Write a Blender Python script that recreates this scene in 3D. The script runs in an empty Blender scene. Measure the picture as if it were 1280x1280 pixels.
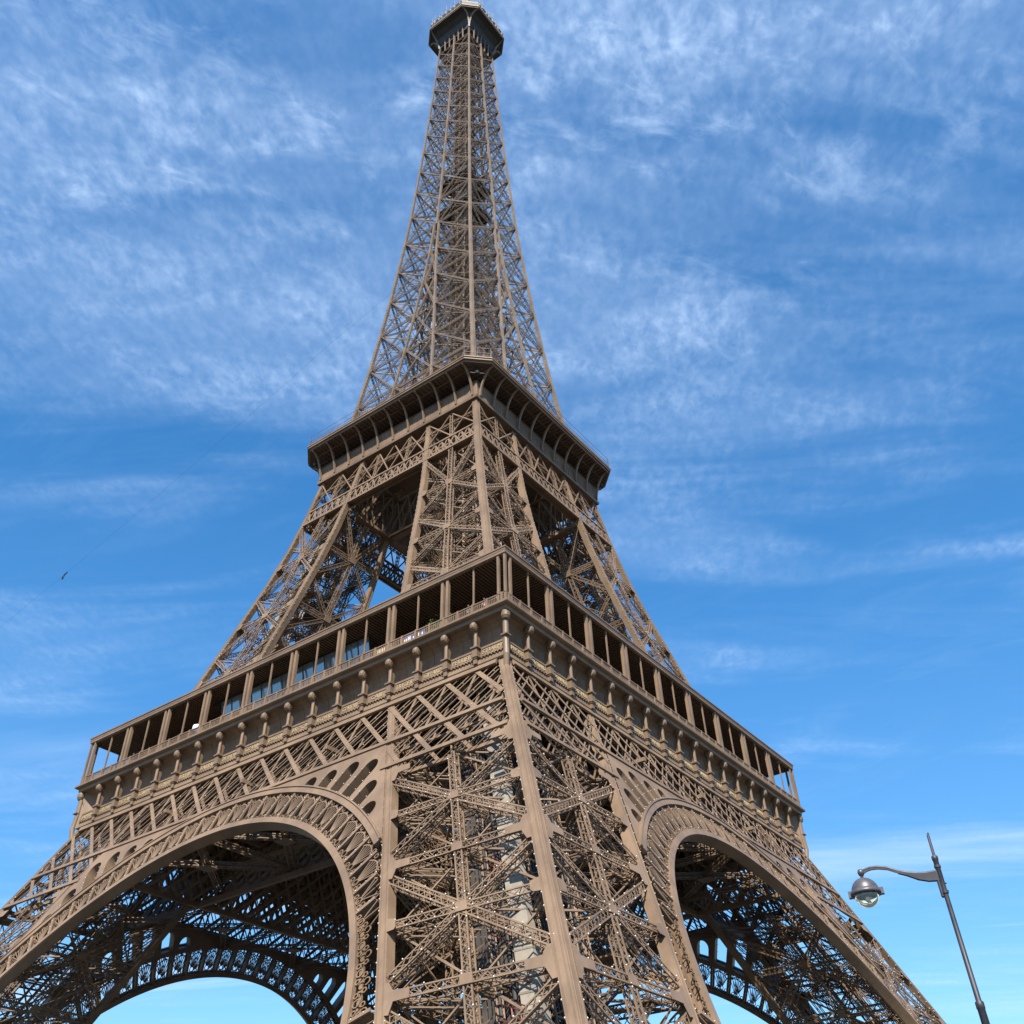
import bpy, math, random
import numpy as np
from mathutils import Matrix, Vector

random.seed(7)
RNG = np.random.default_rng(11)
R = math.radians
scene = bpy.context.scene
COL = scene.collection

# ---------------------------------------------------------------- camera, sky, sun, exposure
cam_d = bpy.data.cameras.new('camera')
cam = bpy.data.objects.new('camera', cam_d)
COL.objects.link(cam)
yaw, pit, rol = R(54.4538), R(42.2575), R(-1.9772)
fw = Vector((math.cos(pit) * math.sin(yaw), math.cos(pit) * math.cos(yaw), math.sin(pit)))
rt = Vector((math.cos(yaw), -math.sin(yaw), 0))
up = rt.cross(fw)
rx = math.cos(rol) * rt + math.sin(rol) * up
ux = -math.sin(rol) * rt + math.cos(rol) * up
cam.matrix_world = Matrix(((rx.x, ux.x, -fw.x, -102.065), (rx.y, ux.y, -fw.y, -84.333),
                           (rx.z, ux.z, -fw.z, 1.90), (0, 0, 0, 1)))
cam_d.sensor_width = 36
cam_d.lens = 36 * 1223.06 / 1280
cam_d.shift_y = -90.44 / 1280
cam_d.clip_start = 0.1
cam_d.clip_end = 6000
scene.camera = cam

SUN_AZ = R(211)          # mathematical angle of the direction towards the sun, from +x
SUN_EL = R(48)
sd = Vector((math.cos(SUN_EL) * math.cos(SUN_AZ), math.cos(SUN_EL) * math.sin(SUN_AZ), math.sin(SUN_EL)))
sun_d = bpy.data.lights.new('sun', 'SUN')
sun_d.energy = 5.0
sun_d.angle = R(0.5)
sun_d.color = (1.0, 0.93, 0.82)
sun = bpy.data.objects.new('sun', sun_d)
COL.objects.link(sun)
sun.rotation_euler = (-sd).to_track_quat('-Z', 'Y').to_euler()
sun.location = (-200, -150, 300)

scene.view_settings.view_transform = 'Standard'
scene.view_settings.look = 'None'
scene.view_settings.gamma = 1
scene.view_settings.use_curve_mapping = False
scene.view_settings.exposure = 1.12

world = bpy.data.worlds.new('World')
scene.world = world
world.use_nodes = True
nt = world.node_tree
nt.nodes.clear()


class NB:
    """small helper to write node graphs"""
    def __init__(s, tree): s.t = tree

    def n(s, kind, **kw):
        nd = s.t.nodes.new(kind)
        for k, v in kw.items():
            setattr(nd, k, v)
        return nd

    def put(s, sock, v):
        if hasattr(v, 'is_linked') or isinstance(v, bpy.types.NodeSocket):
            s.t.links.new(v, sock)
        else:
            sock.default_value = v

    def math(s, op, a, b=0.0, c=None, clamp=False):
        nd = s.n('ShaderNodeMath', operation=op, use_clamp=clamp)
        s.put(nd.inputs[0], a); s.put(nd.inputs[1], b)
        if c is not None: s.put(nd.inputs[2], c)
        return nd.outputs[0]

    def step(s, v, lo, hi):
        nd = s.n('ShaderNodeMapRange', interpolation_type='SMOOTHSTEP')
        s.put(nd.inputs['Value'], v)
        nd.inputs['From Min'].default_value = lo; nd.inputs['From Max'].default_value = hi
        return nd.outputs['Result']

    def noise(s, vec, scale, detail=4, rough=0.55, dist=0.0):
        nd = s.n('ShaderNodeTexNoise')
        s.put(nd.inputs['Vector'], vec)
        nd.inputs['Scale'].default_value = scale; nd.inputs['Detail'].default_value = detail
        nd.inputs['Roughness'].default_value = rough; nd.inputs['Distortion'].default_value = dist
        return nd.outputs['Fac']

    def mapping(s, vec, loc=(0, 0, 0), rot=(0, 0, 0), sc=(1, 1, 1)):
        nd = s.n('ShaderNodeMapping')
        s.put(nd.inputs['Vector'], vec)
        nd.inputs['Location'].default_value = loc; nd.inputs['Rotation'].default_value = rot
        n2 = s.n('ShaderNodeMapping'); s.put(n2.inputs['Vector'], nd.outputs[0])     # turn first, then stretch
        n2.inputs['Scale'].default_value = sc
        return n2.outputs[0]

    def mix(s, f, a, b):
        nd = s.n('ShaderNodeMix', data_type='RGBA')
        s.put(nd.inputs['Factor'], f); s.put(nd.inputs[6], a); s.put(nd.inputs[7], b)
        return nd.outputs[2]


b = NB(nt)
sky = b.n('ShaderNodeTexSky', sky_type='NISHITA')
sky.sun_disc = False
sky.sun_elevation = SUN_EL
sky.sun_rotation = math.pi / 2 - SUN_AZ      # compass style: 0 = +y, clockwise
sky.air_density = 1.0
sky.dust_density = 0.3
sky.ozone_density = 1.4
hs = b.n('ShaderNodeHueSaturation')
hs.inputs['Saturation'].default_value = 1.36
hs.inputs['Hue'].default_value = 0.498
hs.inputs['Value'].default_value = 1.15
nt.links.new(sky.outputs[0], hs.inputs['Color'])

geo = b.n('ShaderNodeTexCoord')
sep = b.n('ShaderNodeSeparateXYZ')
nt.links.new(geo.outputs['Generated'], sep.inputs[0])
zc = b.math('MAXIMUM', sep.outputs[2], 0.02)
zz = b.math('ADD', zc, 0.06)
px = b.math('DIVIDE', sep.outputs[0], zz)
py = b.math('DIVIDE', sep.outputs[1], zz)
cmb = b.n('ShaderNodeCombineXYZ')
nt.links.new(px, cmb.inputs[0]); nt.links.new(py, cmb.inputs[1])
P = cmb.outputs[0]
# high thin altocumulus: a rippled sheet overhead, wisps lower down
warp = b.n('ShaderNodeTexNoise'); nt.links.new(P, warp.inputs['Vector']); warp.inputs['Scale'].default_value = 2.2
wadd = b.n('ShaderNodeVectorMath', operation='MULTIPLY_ADD')
nt.links.new(warp.outputs['Color'], wadd.inputs[0]); wadd.inputs[1].default_value = (0.05, 0.05, 0); nt.links.new(P, wadd.inputs[2])
PW = wadd.outputs[0]
TH = R(234.4)                                          # x' across the view, y' along it
band = b.noise(b.mapping(P, loc=(2.3, 0.7, 0), rot=(0, 0, TH), sc=(0.45, 1.7, 1)), 2.6, 4, 0.55, 0.6)
patch = b.noise(b.mapping(PW, loc=(5.1, 3.3, 0), rot=(0, 0, TH), sc=(0.8, 1.3, 1)), 7.0, 4, 0.6, 0.4)
ripple = b.noise(b.mapping(PW, rot=(0, 0, TH + R(14)), sc=(1.0, 0.50, 1)), 58, 2, 0.5, 0.25)
ripple2 = b.noise(b.mapping(PW, rot=(0, 0, TH - R(20)), sc=(1.0, 0.7, 1)), 110, 2, 0.55, 0.1)
rip = b.math('ADD', b.math('MULTIPLY', b.step(ripple, 0.30, 0.78), 0.65), b.math('MULTIPLY', b.step(ripple2, 0.28, 0.78), 0.35))
over = b.step(sep.outputs[2], 0.50, 0.92)
cov = b.step(b.math('ADD', band, b.math('MULTIPLY', over, 0.26)), 0.46, 0.84)
pat = b.math('ADD', b.math('MULTIPLY', b.step(patch, 0.38, 0.70), 0.7), 0.3)
sheet = b.math('MULTIPLY', b.math('MULTIPLY', cov, pat), b.math('ADD', b.math('MULTIPLY', rip, 0.95), 0.10))
veil = b.math('MULTIPLY', cov, 0.16)
puff = b.noise(b.mapping(PW, loc=(7.7, 2.1, 0), rot=(0, 0, TH - R(28)), sc=(0.75, 1.5, 1)), 15, 6, 0.62, 0.5)
puff = b.math('MULTIPLY', b.math('MULTIPLY', b.step(puff, 0.47, 0.74), b.step(sep.outputs[2], 0.62, 0.90)), b.step(patch, 0.36, 0.62))
soft = b.noise(b.mapping(PW, loc=(1.2, 4.4, 0), rot=(0, 0, TH + R(35)), sc=(0.5, 1.6, 1)), 3.4, 7, 0.66, 0.9)
wisp = b.math('MULTIPLY', b.step(soft, 0.50, 0.84), 0.5)
low = b.noise(b.mapping(P, loc=(0.4, 0.2, 0), rot=(0, 0, TH + R(8)), sc=(0.12, 0.95, 1)), 1.5, 7, 0.60, 0.5)
lowm = b.math('MULTIPLY', b.step(low, 0.53, 0.70), b.math('SUBTRACT', 1.0, b.step(sep.outputs[2], 0.24, 0.48)))
fac = b.math('ADD', b.math('MULTIPLY', sheet, 0.46), b.math('ADD', veil, b.math('MULTIPLY', wisp, 0.14)))
fac = b.math('ADD', fac, b.math('MULTIPLY', puff, 0.34))
fac = b.math('ADD', fac, b.math('MULTIPLY', lowm, 0.78), clamp=True)
CLOUD = (3.4, 4.5, 6.2, 1)
# the clear air near the horizon is a little deeper than the model's
dim = b.math('ADD', b.math('MULTIPLY', b.step(sep.outputs[2], 0.05, 0.55), 0.18), 0.80)
vm = b.n('ShaderNodeVectorMath', operation='SCALE')
nt.links.new(hs.outputs[0], vm.inputs[0]); nt.links.new(dim, vm.inputs['Scale'])
colr = b.mix(fac, vm.outputs[0], CLOUD)
bg = b.n('ShaderNodeBackground')
bg.inputs['Strength'].default_value = 0.098
out = b.n('ShaderNodeOutputWorld')
nt.links.new(colr, bg.inputs['Color'])
nt.links.new(bg.outputs[0], out.inputs[0])


# ---------------------------------------------------------------- materials
def mat(name, base, rough=0.6, metal=0.0, var=0.0, scale=0.6, streak=False, spec=0.4):
    m = bpy.data.materials.new(name)
    m.use_nodes = True
    t = m.node_tree
    p = t.nodes['Principled BSDF']
    p.inputs['Roughness'].default_value = rough
    p.inputs['Metallic'].default_value = metal
    p.inputs['Specular IOR Level'].default_value = spec
    c = (*base, 1)
    if var:
        nb = NB(t)
        g = nb.n('ShaderNodeTexCoord')
        v = g.outputs['Object']
        n1 = nb.noise(v, scale, 5, 0.6)
        n2 = nb.noise(nb.mapping(v, sc=(1, 1, 0.12)), scale * 5, 4, 0.65)
        f = nb.math('ADD', nb.math('MULTIPLY', n1, 0.72), nb.math('MULTIPLY', n2, 0.28))
        f = nb.step(f, 0.34, 0.66)
        lo = tuple(x * (1 - var) for x in base); hi = tuple(min(1, x * (1 + var)) for x in base)
        cc = nb.mix(f, (*lo, 1), (*hi, 1))
        if streak:                                     # rust and dirt runs with their own shape
            n3 = nb.noise(nb.mapping(v, sc=(1, 1, 0.06)), scale * 9, 5, 0.7)
            cc = nb.mix(nb.math('MULTIPLY', nb.step(n3, 0.60, 0.85), 0.30), cc, (base[0] * 0.55, base[1] * 0.46, base[2] * 0.40, 1))
        t.links.new(cc, p.inputs['Base Color'])
        rr = nb.math('ADD', nb.math('MULTIPLY', n1, 0.25), rough - 0.12)
        t.links.new(rr, p.inputs['Roughness'])
    else:
        p.inputs['Base Color'].default_value = c
    return m


IRON = mat('brown iron paint', (0.156, 0.106, 0.068), 0.5, 0, 0.20, 0.22, True, 0.35)
IRON_TOP = mat('lighter iron paint of the upper tower', (0.146, 0.110, 0.081), 0.55, 0, 0.2, 0.35, True, 0.35)
CEIL = mat('brown ceiling paint darkened as shade', (0.085, 0.058, 0.044), 0.7, 0, 0.2, 0.4)  # dark ceiling brown, with some of the underside shade put into the colour
SHAFT = mat('dark lift cladding', (0.048, 0.042, 0.038), 0.6, 0, 0.25, 0.6)
BULB = mat('pale lamp glass', (0.60, 0.56, 0.49), 0.25, 0, 0, spec=0.7)
GOLD = mat('gilded letters', (0.31, 0.245, 0.14), 0.5, 0.05)
CREAM = mat('pale duct paint', (0.20, 0.178, 0.145), 0.5, 0, 0.15, 0.5, True)
DARKM = mat('dark machine paint', (0.028, 0.027, 0.028), 0.5, 0, 0.2, 0.8)
RED = mat('red primer scaffold', (0.20, 0.06, 0.05), 0.6, 0, 0.15, 1)
CABIN = mat('yellow cabin paint', (0.46, 0.36, 0.14), 0.45, 0, 0.1, 1)
BLUEG = mat('blue tinted glass', (0.10, 0.19, 0.30), 0.06, 0, 0, spec=0.9)
PAVG = mat('grey blue pavilion glass', (0.24, 0.31, 0.37), 0.08, 0.55, 0.12, 0.3, spec=1.0)
STONE = mat('pale base stone', (0.42, 0.37, 0.30), 0.85, 0, 0.2, 0.5)
LAMPP = mat('dark grey lamp paint', (0.022, 0.022, 0.029), 0.5, 0.0, 0.3, 5, True)
REFL = mat('green grey reflector', (0.16, 0.19, 0.18), 0.4, 0.2)
LAMPA = mat('cast aluminium lamp top', (0.075, 0.073, 0.082), 0.42, 0.3, 0.15, 9)
GROUND = mat('dark gravel and asphalt', (0.04, 0.038, 0.034), 0.95, 0, 0.2, 0.4)
LEAF = mat('shrub leaf', (0.07, 0.13, 0.035), 0.6, 0, 0.3, 8)
BLUEP = mat('blue print', (0.03, 0.11, 0.45), 0.5)
WHITEP = mat('white board', (0.75, 0.75, 0.74), 0.6)
PINKC = mat('dull red canvas', (0.24, 0.10, 0.09), 0.8)
BEIGE = mat('beige board', (0.5, 0.42, 0.30), 0.7)
CABLE = mat('steel cable', (0.10, 0.10, 0.11), 0.5, 0.6)
SKIN = mat('skin', (0.50, 0.31, 0.22), 0.6)
HAIR = mat('dark hair', (0.03, 0.02, 0.015), 0.6)
CLOTH = [mat('cloth %s' % n, c, 0.85) for n, c in
         dict(white=(0.7, 0.7, 0.7), navy=(0.03, 0.05, 0.14), pink=(0.6, 0.28, 0.30), grey=(0.22, 0.22, 0.23), dark=(0.02, 0.02, 0.025)).items()]
GLASS = bpy.data.materials.new('clear globe glass')
GLASS.use_nodes = True
_p = GLASS.node_tree.nodes['Principled BSDF']
_p.inputs['Base Color'].default_value = (0.86, 0.93, 0.90, 1)
_p.inputs['Roughness'].default_value = 0.08
_p.inputs['Transmission Weight'].default_value = 0.85
_p.inputs['IOR'].default_value = 1.15


# ---------------------------------------------------------------- mesh builder
def nrm(v):
    return v / np.maximum(np.linalg.norm(v, axis=-1, keepdims=True), 1e-9)


class MB:
    def __init__(s):
        s.v = []; s.f4 = []; s.f3 = []; s.n = 0; s.m4 = []; s.m3 = []

    def add(s, v, f4=None, f3=None, mi=0):
        v = np.asarray(v, float).reshape(-1, 3)
        if f4 is not None and len(f4):
            f = np.asarray(f4, int).reshape(-1, 4) + s.n
            s.f4.append(f); s.m4.append(np.full(len(f), mi))
        if f3 is not None and len(f3):
            f = np.asarray(f3, int).reshape(-1, 3) + s.n
            s.f3.append(f); s.m3.append(np.full(len(f), mi))
        s.v.append(v); s.n += len(v)

    def bars(s, P, Q, N, w, t, jit=0.010, mi=0):
        P = np.asarray(P, float).reshape(-1, 3); Q = np.asarray(Q, float).reshape(-1, 3)
        k = len(P)
        if k == 0: return
        N = np.broadcast_to(np.asarray(N, float), (k, 3)); w = np.broadcast_to(w, (k,))[:, None]; t = np.broadcast_to(t, (k,))[:, None]
        u = nrm(Q - P)
        N = np.where(np.abs((u * N).sum(-1, keepdims=True)) > 0.98, np.array([0.31, 0.57, 0.76]), N)
        bb = nrm(np.cross(u, N)); n = np.cross(bb, u)
        j = RNG.uniform(0, jit, (k, 1)) * n
        hw, ht = bb * w / 2, n * t / 2
        V = np.stack([P - hw - ht, P + hw - ht, P + hw + ht, P - hw + ht, Q - hw - ht, Q + hw - ht, Q + hw + ht, Q - hw + ht], 1) + j[:, None, :]
        F = np.array([[0, 3, 2, 1], [4, 5, 6, 7], [0, 1, 5, 4], [1, 2, 6, 5], [2, 3, 7, 6], [3, 0, 4, 7]])
        s.add(V, (F[None] + 8 * np.arange(k)[:, None, None]).reshape(-1, 4), mi=mi)

    def bar(s, p, q, n, w, t, mi=0): s.bars([p], [q], n, w, t, mi=mi)

    def box(s, lo, hi, mi=0):
        (a, b_, c), (d, e, f) = lo, hi
        s.add([[a, b_, c], [d, b_, c], [d, e, c], [a, e, c], [a, b_, f], [d, b_, f], [d, e, f], [a, e, f]],
              [[0, 3, 2, 1], [4, 5, 6, 7], [0, 1, 5, 4], [1, 2, 6, 5], [2, 3, 7, 6], [3, 0, 4, 7]], mi=mi)

    def loft(s, rings, cap=True, closed=True, mi=0):
        rings = np.asarray(rings, float)
        L, k, _ = rings.shape
        i = np.arange(L - 1)[:, None] * k
        j = np.arange(k if closed else k - 1)[None]
        a = i + j; b_ = i + (j + 1) % k
        s.add(rings.reshape(-1, 3), np.stack([a, b_, b_ + k, a + k], -1).reshape(-1, 4), mi=mi)
        if cap and closed:
            for r in (rings[0], rings[-1]):
                c = r.mean(0)
                s.add(np.vstack([r, c]), f3=[[q, (q + 1) % k, k] for q in range(k)], mi=mi)

    def prism(s, poly, off, mi=0):
        """convex-ish polygon (k,3) extruded by vector off"""
        A = np.asarray(poly, float); B = A + np.asarray(off, float)
        s.loft([A, B], mi=mi)

    def tube(s, pts, r, k=6, mi=0):
        pts = np.asarray(pts, float); r = np.broadcast_to(r, (len(pts),))
        T = nrm(np.gradient(pts, axis=0))
        ref = np.array([0, 0, 1.0]) if abs(T[:, 2]).mean() < 0.9 else np.array([1.0, 0, 0])
        A = nrm(np.cross(T, ref)); Bv = np.cross(T, A)
        a = np.linspace(0, 2 * np.pi, k, endpoint=False)
        s.loft(pts[:, None] + r[:, None, None] * (np.cos(a)[None, :, None] * A[:, None] + np.sin(a)[None, :, None] * Bv[:, None]), mi=mi)

    def lathe(s, prof, c=(0, 0, 0), k=16, ax='z', mi=0):
        a = np.linspace(0, 2 * np.pi, k, endpoint=False)
        prof = np.asarray(prof, float)
        r, z = prof[:, 0][:, None], prof[:, 1][:, None] + 0 * a[None]
        V = np.stack([r * np.cos(a), r * np.sin(a), z], -1)
        if ax == 'x': V = V[..., [2, 0, 1]]
        if ax == 'y': V = V[..., [0, 2, 1]]
        s.loft(V + np.asarray(c, float), mi=mi)

    def octa(s, C, r):
        C = np.asarray(C, float).reshape(-1, 3)
        if len(C) == 0: return
        D = np.array([[1, 0, 0], [-1, 0, 0], [0, 1, 0], [0, -1, 0], [0, 0, 1], [0, 0, -1]]) * r
        F = np.array([[0, 2, 4], [2, 1, 4], [1, 3, 4], [3, 0, 4], [2, 0, 5], [1, 2, 5], [3, 1, 5], [0, 3, 5]])
        s.add(C[:, None] + D[None], f3=(F[None] + 6 * np.arange(len(C))[:, None, None]).reshape(-1, 3))

    def mesh(s, name, mats, smooth=False):
        V = np.concatenate(s.v); me = bpy.data.meshes.new(name)
        f4 = np.concatenate(s.f4) if s.f4 else np.zeros((0, 4), int)
        f3 = np.concatenate(s.f3) if s.f3 else np.zeros((0, 3), int)
        me.vertices.add(len(V)); me.vertices.foreach_set('co', V.astype(np.float32).ravel())
        nl = 4 * len(f4) + 3 * len(f3); npl = len(f4) + len(f3)
        me.loops.add(nl); me.loops.foreach_set('vertex_index', np.concatenate([f4.ravel(), f3.ravel()]).astype(np.int32))
        st = np.concatenate([4 * np.arange(len(f4)), 4 * len(f4) + 3 * np.arange(len(f3))])
        me.polygons.add(npl); me.polygons.foreach_set('loop_start', st.astype(np.int32))
        mi = np.concatenate(s.m4 + s.m3) if (s.m4 or s.m3) else np.zeros(0)
        mats = mats if isinstance(mats, (list, tuple)) else [mats]
        for m in mats: me.materials.append(m)
        if len(mats) > 1: me.polygons.foreach_set('material_index', mi.astype(np.int32))
        me.polygons.foreach_set('use_smooth', np.full(npl, bool(smooth)))
        me.update(calc_edges=True); me.validate()
        return me

    def build(s, name, mats, parent=None, smooth=False, rot=0, loc=None):
        return link(name, s.mesh(name, mats, smooth), parent, rot, loc)


def link(name, me, parent=None, rot=0, loc=None, kind=None):
    o = bpy.data.objects.new(name, me)
    COL.objects.link(o)
    if parent: o.parent = parent
    if rot: o.rotation_euler = (0, 0, rot)
    if loc is not None: o.location = loc
    if kind: o['kind'] = kind
    return o


def thing(name, label, cat, loc=(0, 0, 0), group=None, rotz=0):
    o = bpy.data.objects.new(name, None)
    COL.objects.link(o)
    o.location = loc; o.rotation_euler = (0, 0, rotz)
    o.empty_display_size = 0.1
    o['label'] = label; o['category'] = cat
    if group: o['group'] = group
    return o


def tag(o, label, cat, group=None):
    o['label'] = label; o['category'] = cat
    if group: o['group'] = group
    return o


Q4 = [0, math.pi / 2, math.pi, -math.pi / 2]          # the four sides / the four piers


def four(name, me, parents, kind=None):
    """a mesh built once for one side, linked under each of the four parents"""
    return [link(name, me, p, kind=kind) for p in parents]


# ---------------------------------------------------------------- profile of the tower
WK = np.array([(0, 57.82), (30, 43.65), (50, 34.2), (58, 30.42), (70.6, 26.65), (79, 24.15), (88, 21.5), (95, 19.7), (102, 18.25), (109.5, 16.95),
               (116, 15.45), (124, 14.35), (135, 13.05), (147, 11.9), (160, 10.75), (178, 9.4), (190, 8.65), (205, 7.95), (220, 7.25), (240, 6.45), (258, 5.85), (276, 5.25)])
IK = np.array([(0, 42.5), (50, 18.95), (55.3, 16.4), (60, 14.8), (71.6, 12.4), (80, 10.85), (92.6, 8.9), (109.5, 6.75), (116, 5.4), (124, 4.55), (135, 3.5), (147, 2.45), (158, 1.5), (170, 0.6), (176, 0.42), (300, 0.36)])
def W(h): return np.interp(h, WK[:, 0], WK[:, 1])
def I(h): return np.interp(h, IK[:, 0], IK[:, 1])      # inner edge of a pier on its face


def FL(s, h, o=0.0):
    """point on the canonical outer face (x = -W): s along it, h up, o outwards"""
    s, h, o = np.broadcast_arrays(np.asarray(s, float), np.asarray(h, float), np.asarray(o, float))
    dw = (W(h + 0.5) - W(h - 0.5))
    n = 1 / np.sqrt(1 + dw * dw)
    return np.stack([-W(h) - o * n, s, h - o * n * dw], -1)


def nF(h):
    dw = float(W(h + 0.5) - W(h - 0.5)); n = np.array([-1, 0, -dw]); return n / np.linalg.norm(n)


def lat(mb, A, B, N, w, d, pitch=0.74, f=0.115, l=0.06, full=True, bulbs=None, bp=1.35):
    """lattice box member from A to B: four flanges, laced front, back and sides"""
    A = np.asarray(A, float); B = np.asarray(B, float); N = nrm(np.asarray(N, float))
    u = nrm(B - A); bb = nrm(np.cross(u, N)); n = np.cross(bb, u); L = np.linalg.norm(B - A)
    e = (w - f) / 2
    fr = [bb * e, -bb * e]; ks = []
    P = [A + x for x in fr]; Q = [B + x for x in fr]
    if d: P += [A + x - n * d for x in fr]; Q += [B + x - n * d for x in fr]
    mb.bars(P, Q, n, f, f * 0.8)
    k = max(2, int(round(L / pitch)))
    t = np.linspace(0, 1, k + 1)[:, None]
    C = A + (B - A) * t
    z = np.where(np.arange(k + 1)[:, None] % 2 == 0, 1, -1)
    a, c = C + bb * e * z, C - bb * e * z
    mb.bars(a[:-1], a[1:], n, l, 0.03)
    if full: mb.bars(c[:-1], c[1:], n, l, 0.03)
    if d:
        mb.bars((a - n * d)[:-1], (a - n * d)[1:], n, l, 0.03)
        if full:
            for sg in (1, -1):
                g = C + bb * e * sg - n * d * (z * 0.5 + 0.5)
                mb.bars(g[:-1], g[1:], bb, l, 0.03)
    if bulbs is not None:
        kb = max(2, int(L / bp)); tb = (np.arange(kb)[:, None] + RNG.uniform(0.3, 0.7, (kb, 1))) / kb
        sg = np.where(np.arange(kb)[:, None] % 2 == 0, 1, -1)
        bulbs.append(A + (B - A) * tb + bb * e * sg * 1.15 + n * 0.12)


def post(mb, hs, fx, fy, a, cover=True, bulbs=None, outer=(0, 0), nb=1.05, edges=((1,), (1,))):
    """box post lofted through heights hs; fx, fy give the square's low corner, a its side"""
    hs = np.asarray(hs, float); x = fx(hs); y = fy(hs); a = np.broadcast_to(a, hs.shape)
    mb.loft(np.stack([np.stack([x, y, hs], -1), np.stack([x + a, y, hs], -1), np.stack([x + a, y + a, hs], -1), np.stack([x, y + a, hs], -1)], 1))
    for ax in (0, 1):
        if not outer[ax]: continue
        o = outer[ax]; e = a if o > 0 else 0 * a
        c = np.stack([x + e + 0.02 * o, y + a / 2, hs], -1) if ax == 0 else np.stack([x + a / 2, y + e + 0.02 * o, hs], -1)
        N = np.array([o, 0, 0.0]) if ax == 0 else np.array([0, o, 0.0])
        if cover:
            tt = np.array([0, 1, 0.0]) if ax == 0 else np.array([1, 0, 0.0])
            for q in (-.3, .3): mb.bars(c[:-1] + tt * q * a[:-1, None], c[1:] + tt * q * a[1:, None], N, 0.10 * a[:-1], 0.07)
        if bulbs is not None:
            hb = np.arange(hs[0] + 0.5, hs[-1], nb); ab = np.interp(hb, hs, a)
            cb = np.stack([np.interp(hb, hs, c[:, q]) for q in range(3)], -1)
            t = np.array([0, 1, 0.0]) if ax == 0 else np.array([1, 0, 0.0])
            for sg in edges[ax]: bulbs.append(cb + t * sg * (ab[:, None] / 2 + 0.05) - N * 0.05)


def lamps(bl, r=0.085):
    m = MB(); m.octa(np.concatenate(bl), r); return m.mesh('sparkle_bulb', BULB)


# ================================================================ the tower
tower = thing('lattice_tower', 'tall brown wrought iron lattice tower with three platforms filling the picture', 'tower')

# ---------------- lower piers
H1 = np.array([2.5, 7.5, 18.2, 28.9, 39.7, 50.4, 55.0])
A1 = 0.88
m = MB(); bl = []
hs = np.linspace(2.5, 55.2, 12)
ridge = lambda h: -W(h)
inn = lambda h: -I(h)
post(m, hs, ridge, ridge, A1, True, bl, (-1, -1))
post(m, hs, ridge, lambda h: inn(h) - A1, A1, True, bl, (-1, 0))
post(m, hs, lambda h: inn(h) - A1, ridge, A1, True, bl, (0, -1))
post(m, hs, lambda h: inn(h) - A1, lambda h: inn(h) - A1, A1, True, None, (1, 1))
mw = np.array([-1, -1, 0]) / math.sqrt(2)


def gusset(mb, fpt, N, big, side):
    g = np.array([(0, -1.7), (0, 1.5), (0.45, 1.4), (0.85, 0.62), (2.5, 0.50), (2.5, -0.46), (0.85, -0.52), (0.42, -1.75)]) if big else \
        np.array([(0, -0.75), (0, 0.8), (0.8, 0.6), (0.95, 0.38), (0.95, -0.38), (0.75, -0.65)])
    pts = np.array([fpt(side * a * .86, b_ * .84) for a, b_ in g])
    mb.prism(pts, N * 0.05)


def face_frames(stage_i):
    """four faces of a pier as functions (t in 0..1 across, h, o) -> xyz"""
    ax = 0.42
    def f0(t, h, o=0): return np.array([-W(h) - o, -(W(h) - ax) + t * (W(h) - I(h) - 2 * ax), h])
    def f1(t, h, o=0): return np.array([-(W(h) - ax) + t * (W(h) - I(h) - 2 * ax), -W(h) - o, h])
    def f2(t, h, o=0): return np.array([-I(h) + o, -(W(h) - ax) + t * (W(h) - I(h) - 2 * ax), h])
    def f3(t, h, o=0): return np.array([-(W(h) - ax) + t * (W(h) - I(h) - 2 * ax), -I(h) + o, h])
    X = np.array([-1.0, 0, 0.0]); Y = np.array([0, -1.0, 0])
    return [(f0, X), (f1, Y), (f2, -X), (f3, -Y)]


br = MB(); gm = m; blb = []
pan = [(39.7, 28.9), (28.9, 18.2), (18.2, 7.5)]
for k, (f, N) in enumerate(face_frames(1)):
    outer = k < 2
    N = nrm(N + np.array([0, 0, 0.43 if outer else -0.43]))
    B_ = blb if outer else None
    for (ht, hb) in pan:
        hc = (ht + hb) / 2; q = -0.18 - (0 if outer else 0.0)
        wd, dp = (0.74, 0.65)
        g = lambda t, h: f(t, h, q)
        c = g(0.5, hc)
        for (t0, h0) in ((0, ht - 0.9), (1, ht - 0.9), (0, hb + 0.9), (1, hb + 0.9)):
            lat(br, g(t0, h0), c, N, wd, dp, bulbs=B_)
        for hh in (hc, hb):
            lat(br, g(0, hh), g(0.5, hh), N, wd, dp, bulbs=B_); lat(br, g(0.5, hh), g(1, hh), N, wd, dp, bulbs=B_)
        lat(br, g(0.5, ht - 0.2), g(0.5, hb + 0.2), N, 0.72, 0.65, bulbs=B_)
        # node plates
        for hh in (hc, hb):
            cc = f(0.5, hh, -0.08); e = nrm(f(1, hh) - f(0, hh)); v = nrm(f(0.5, hh + 1) - f(0.5, hh))
            sz = 0.52
            gm.prism([cc - e * sz - v * .44, cc + e * sz - v * .44, cc + e * sz + v * .44, cc - e * sz + v * .44], N * 0.05)
        # secondary bars inside the panel behind
        for t0, t1, h0, h1 in ((0, .5, hc, ht), (.5, 1, ht, hc), (0, .5, hc, hb), (.5, 1, hb, hc)):
            br.bar(f(t0, h0, -1.3), f(t1, h1, -1.3), N, 0.16, 0.1)
            br.bar(f(t0, h1, -1.25), f(t1, h0, -1.25), N, 0.11, 0.08)
        if outer:
            for hh, big in ((ht - 0.1, True), (hc, False)):
                for side, t0 in ((1, 0), (-1, 1)):
                    cc = f(t0, hh); e = nrm(f(1, hh) - f(0, hh)); v = nrm(f(t0, hh + .5) - f(t0, hh - .5))
                    gusset(gm, lambda a, b_: cc + e * (a + side * 0.45) + v * b_ + N * (0.015), N, big, side)
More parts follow.
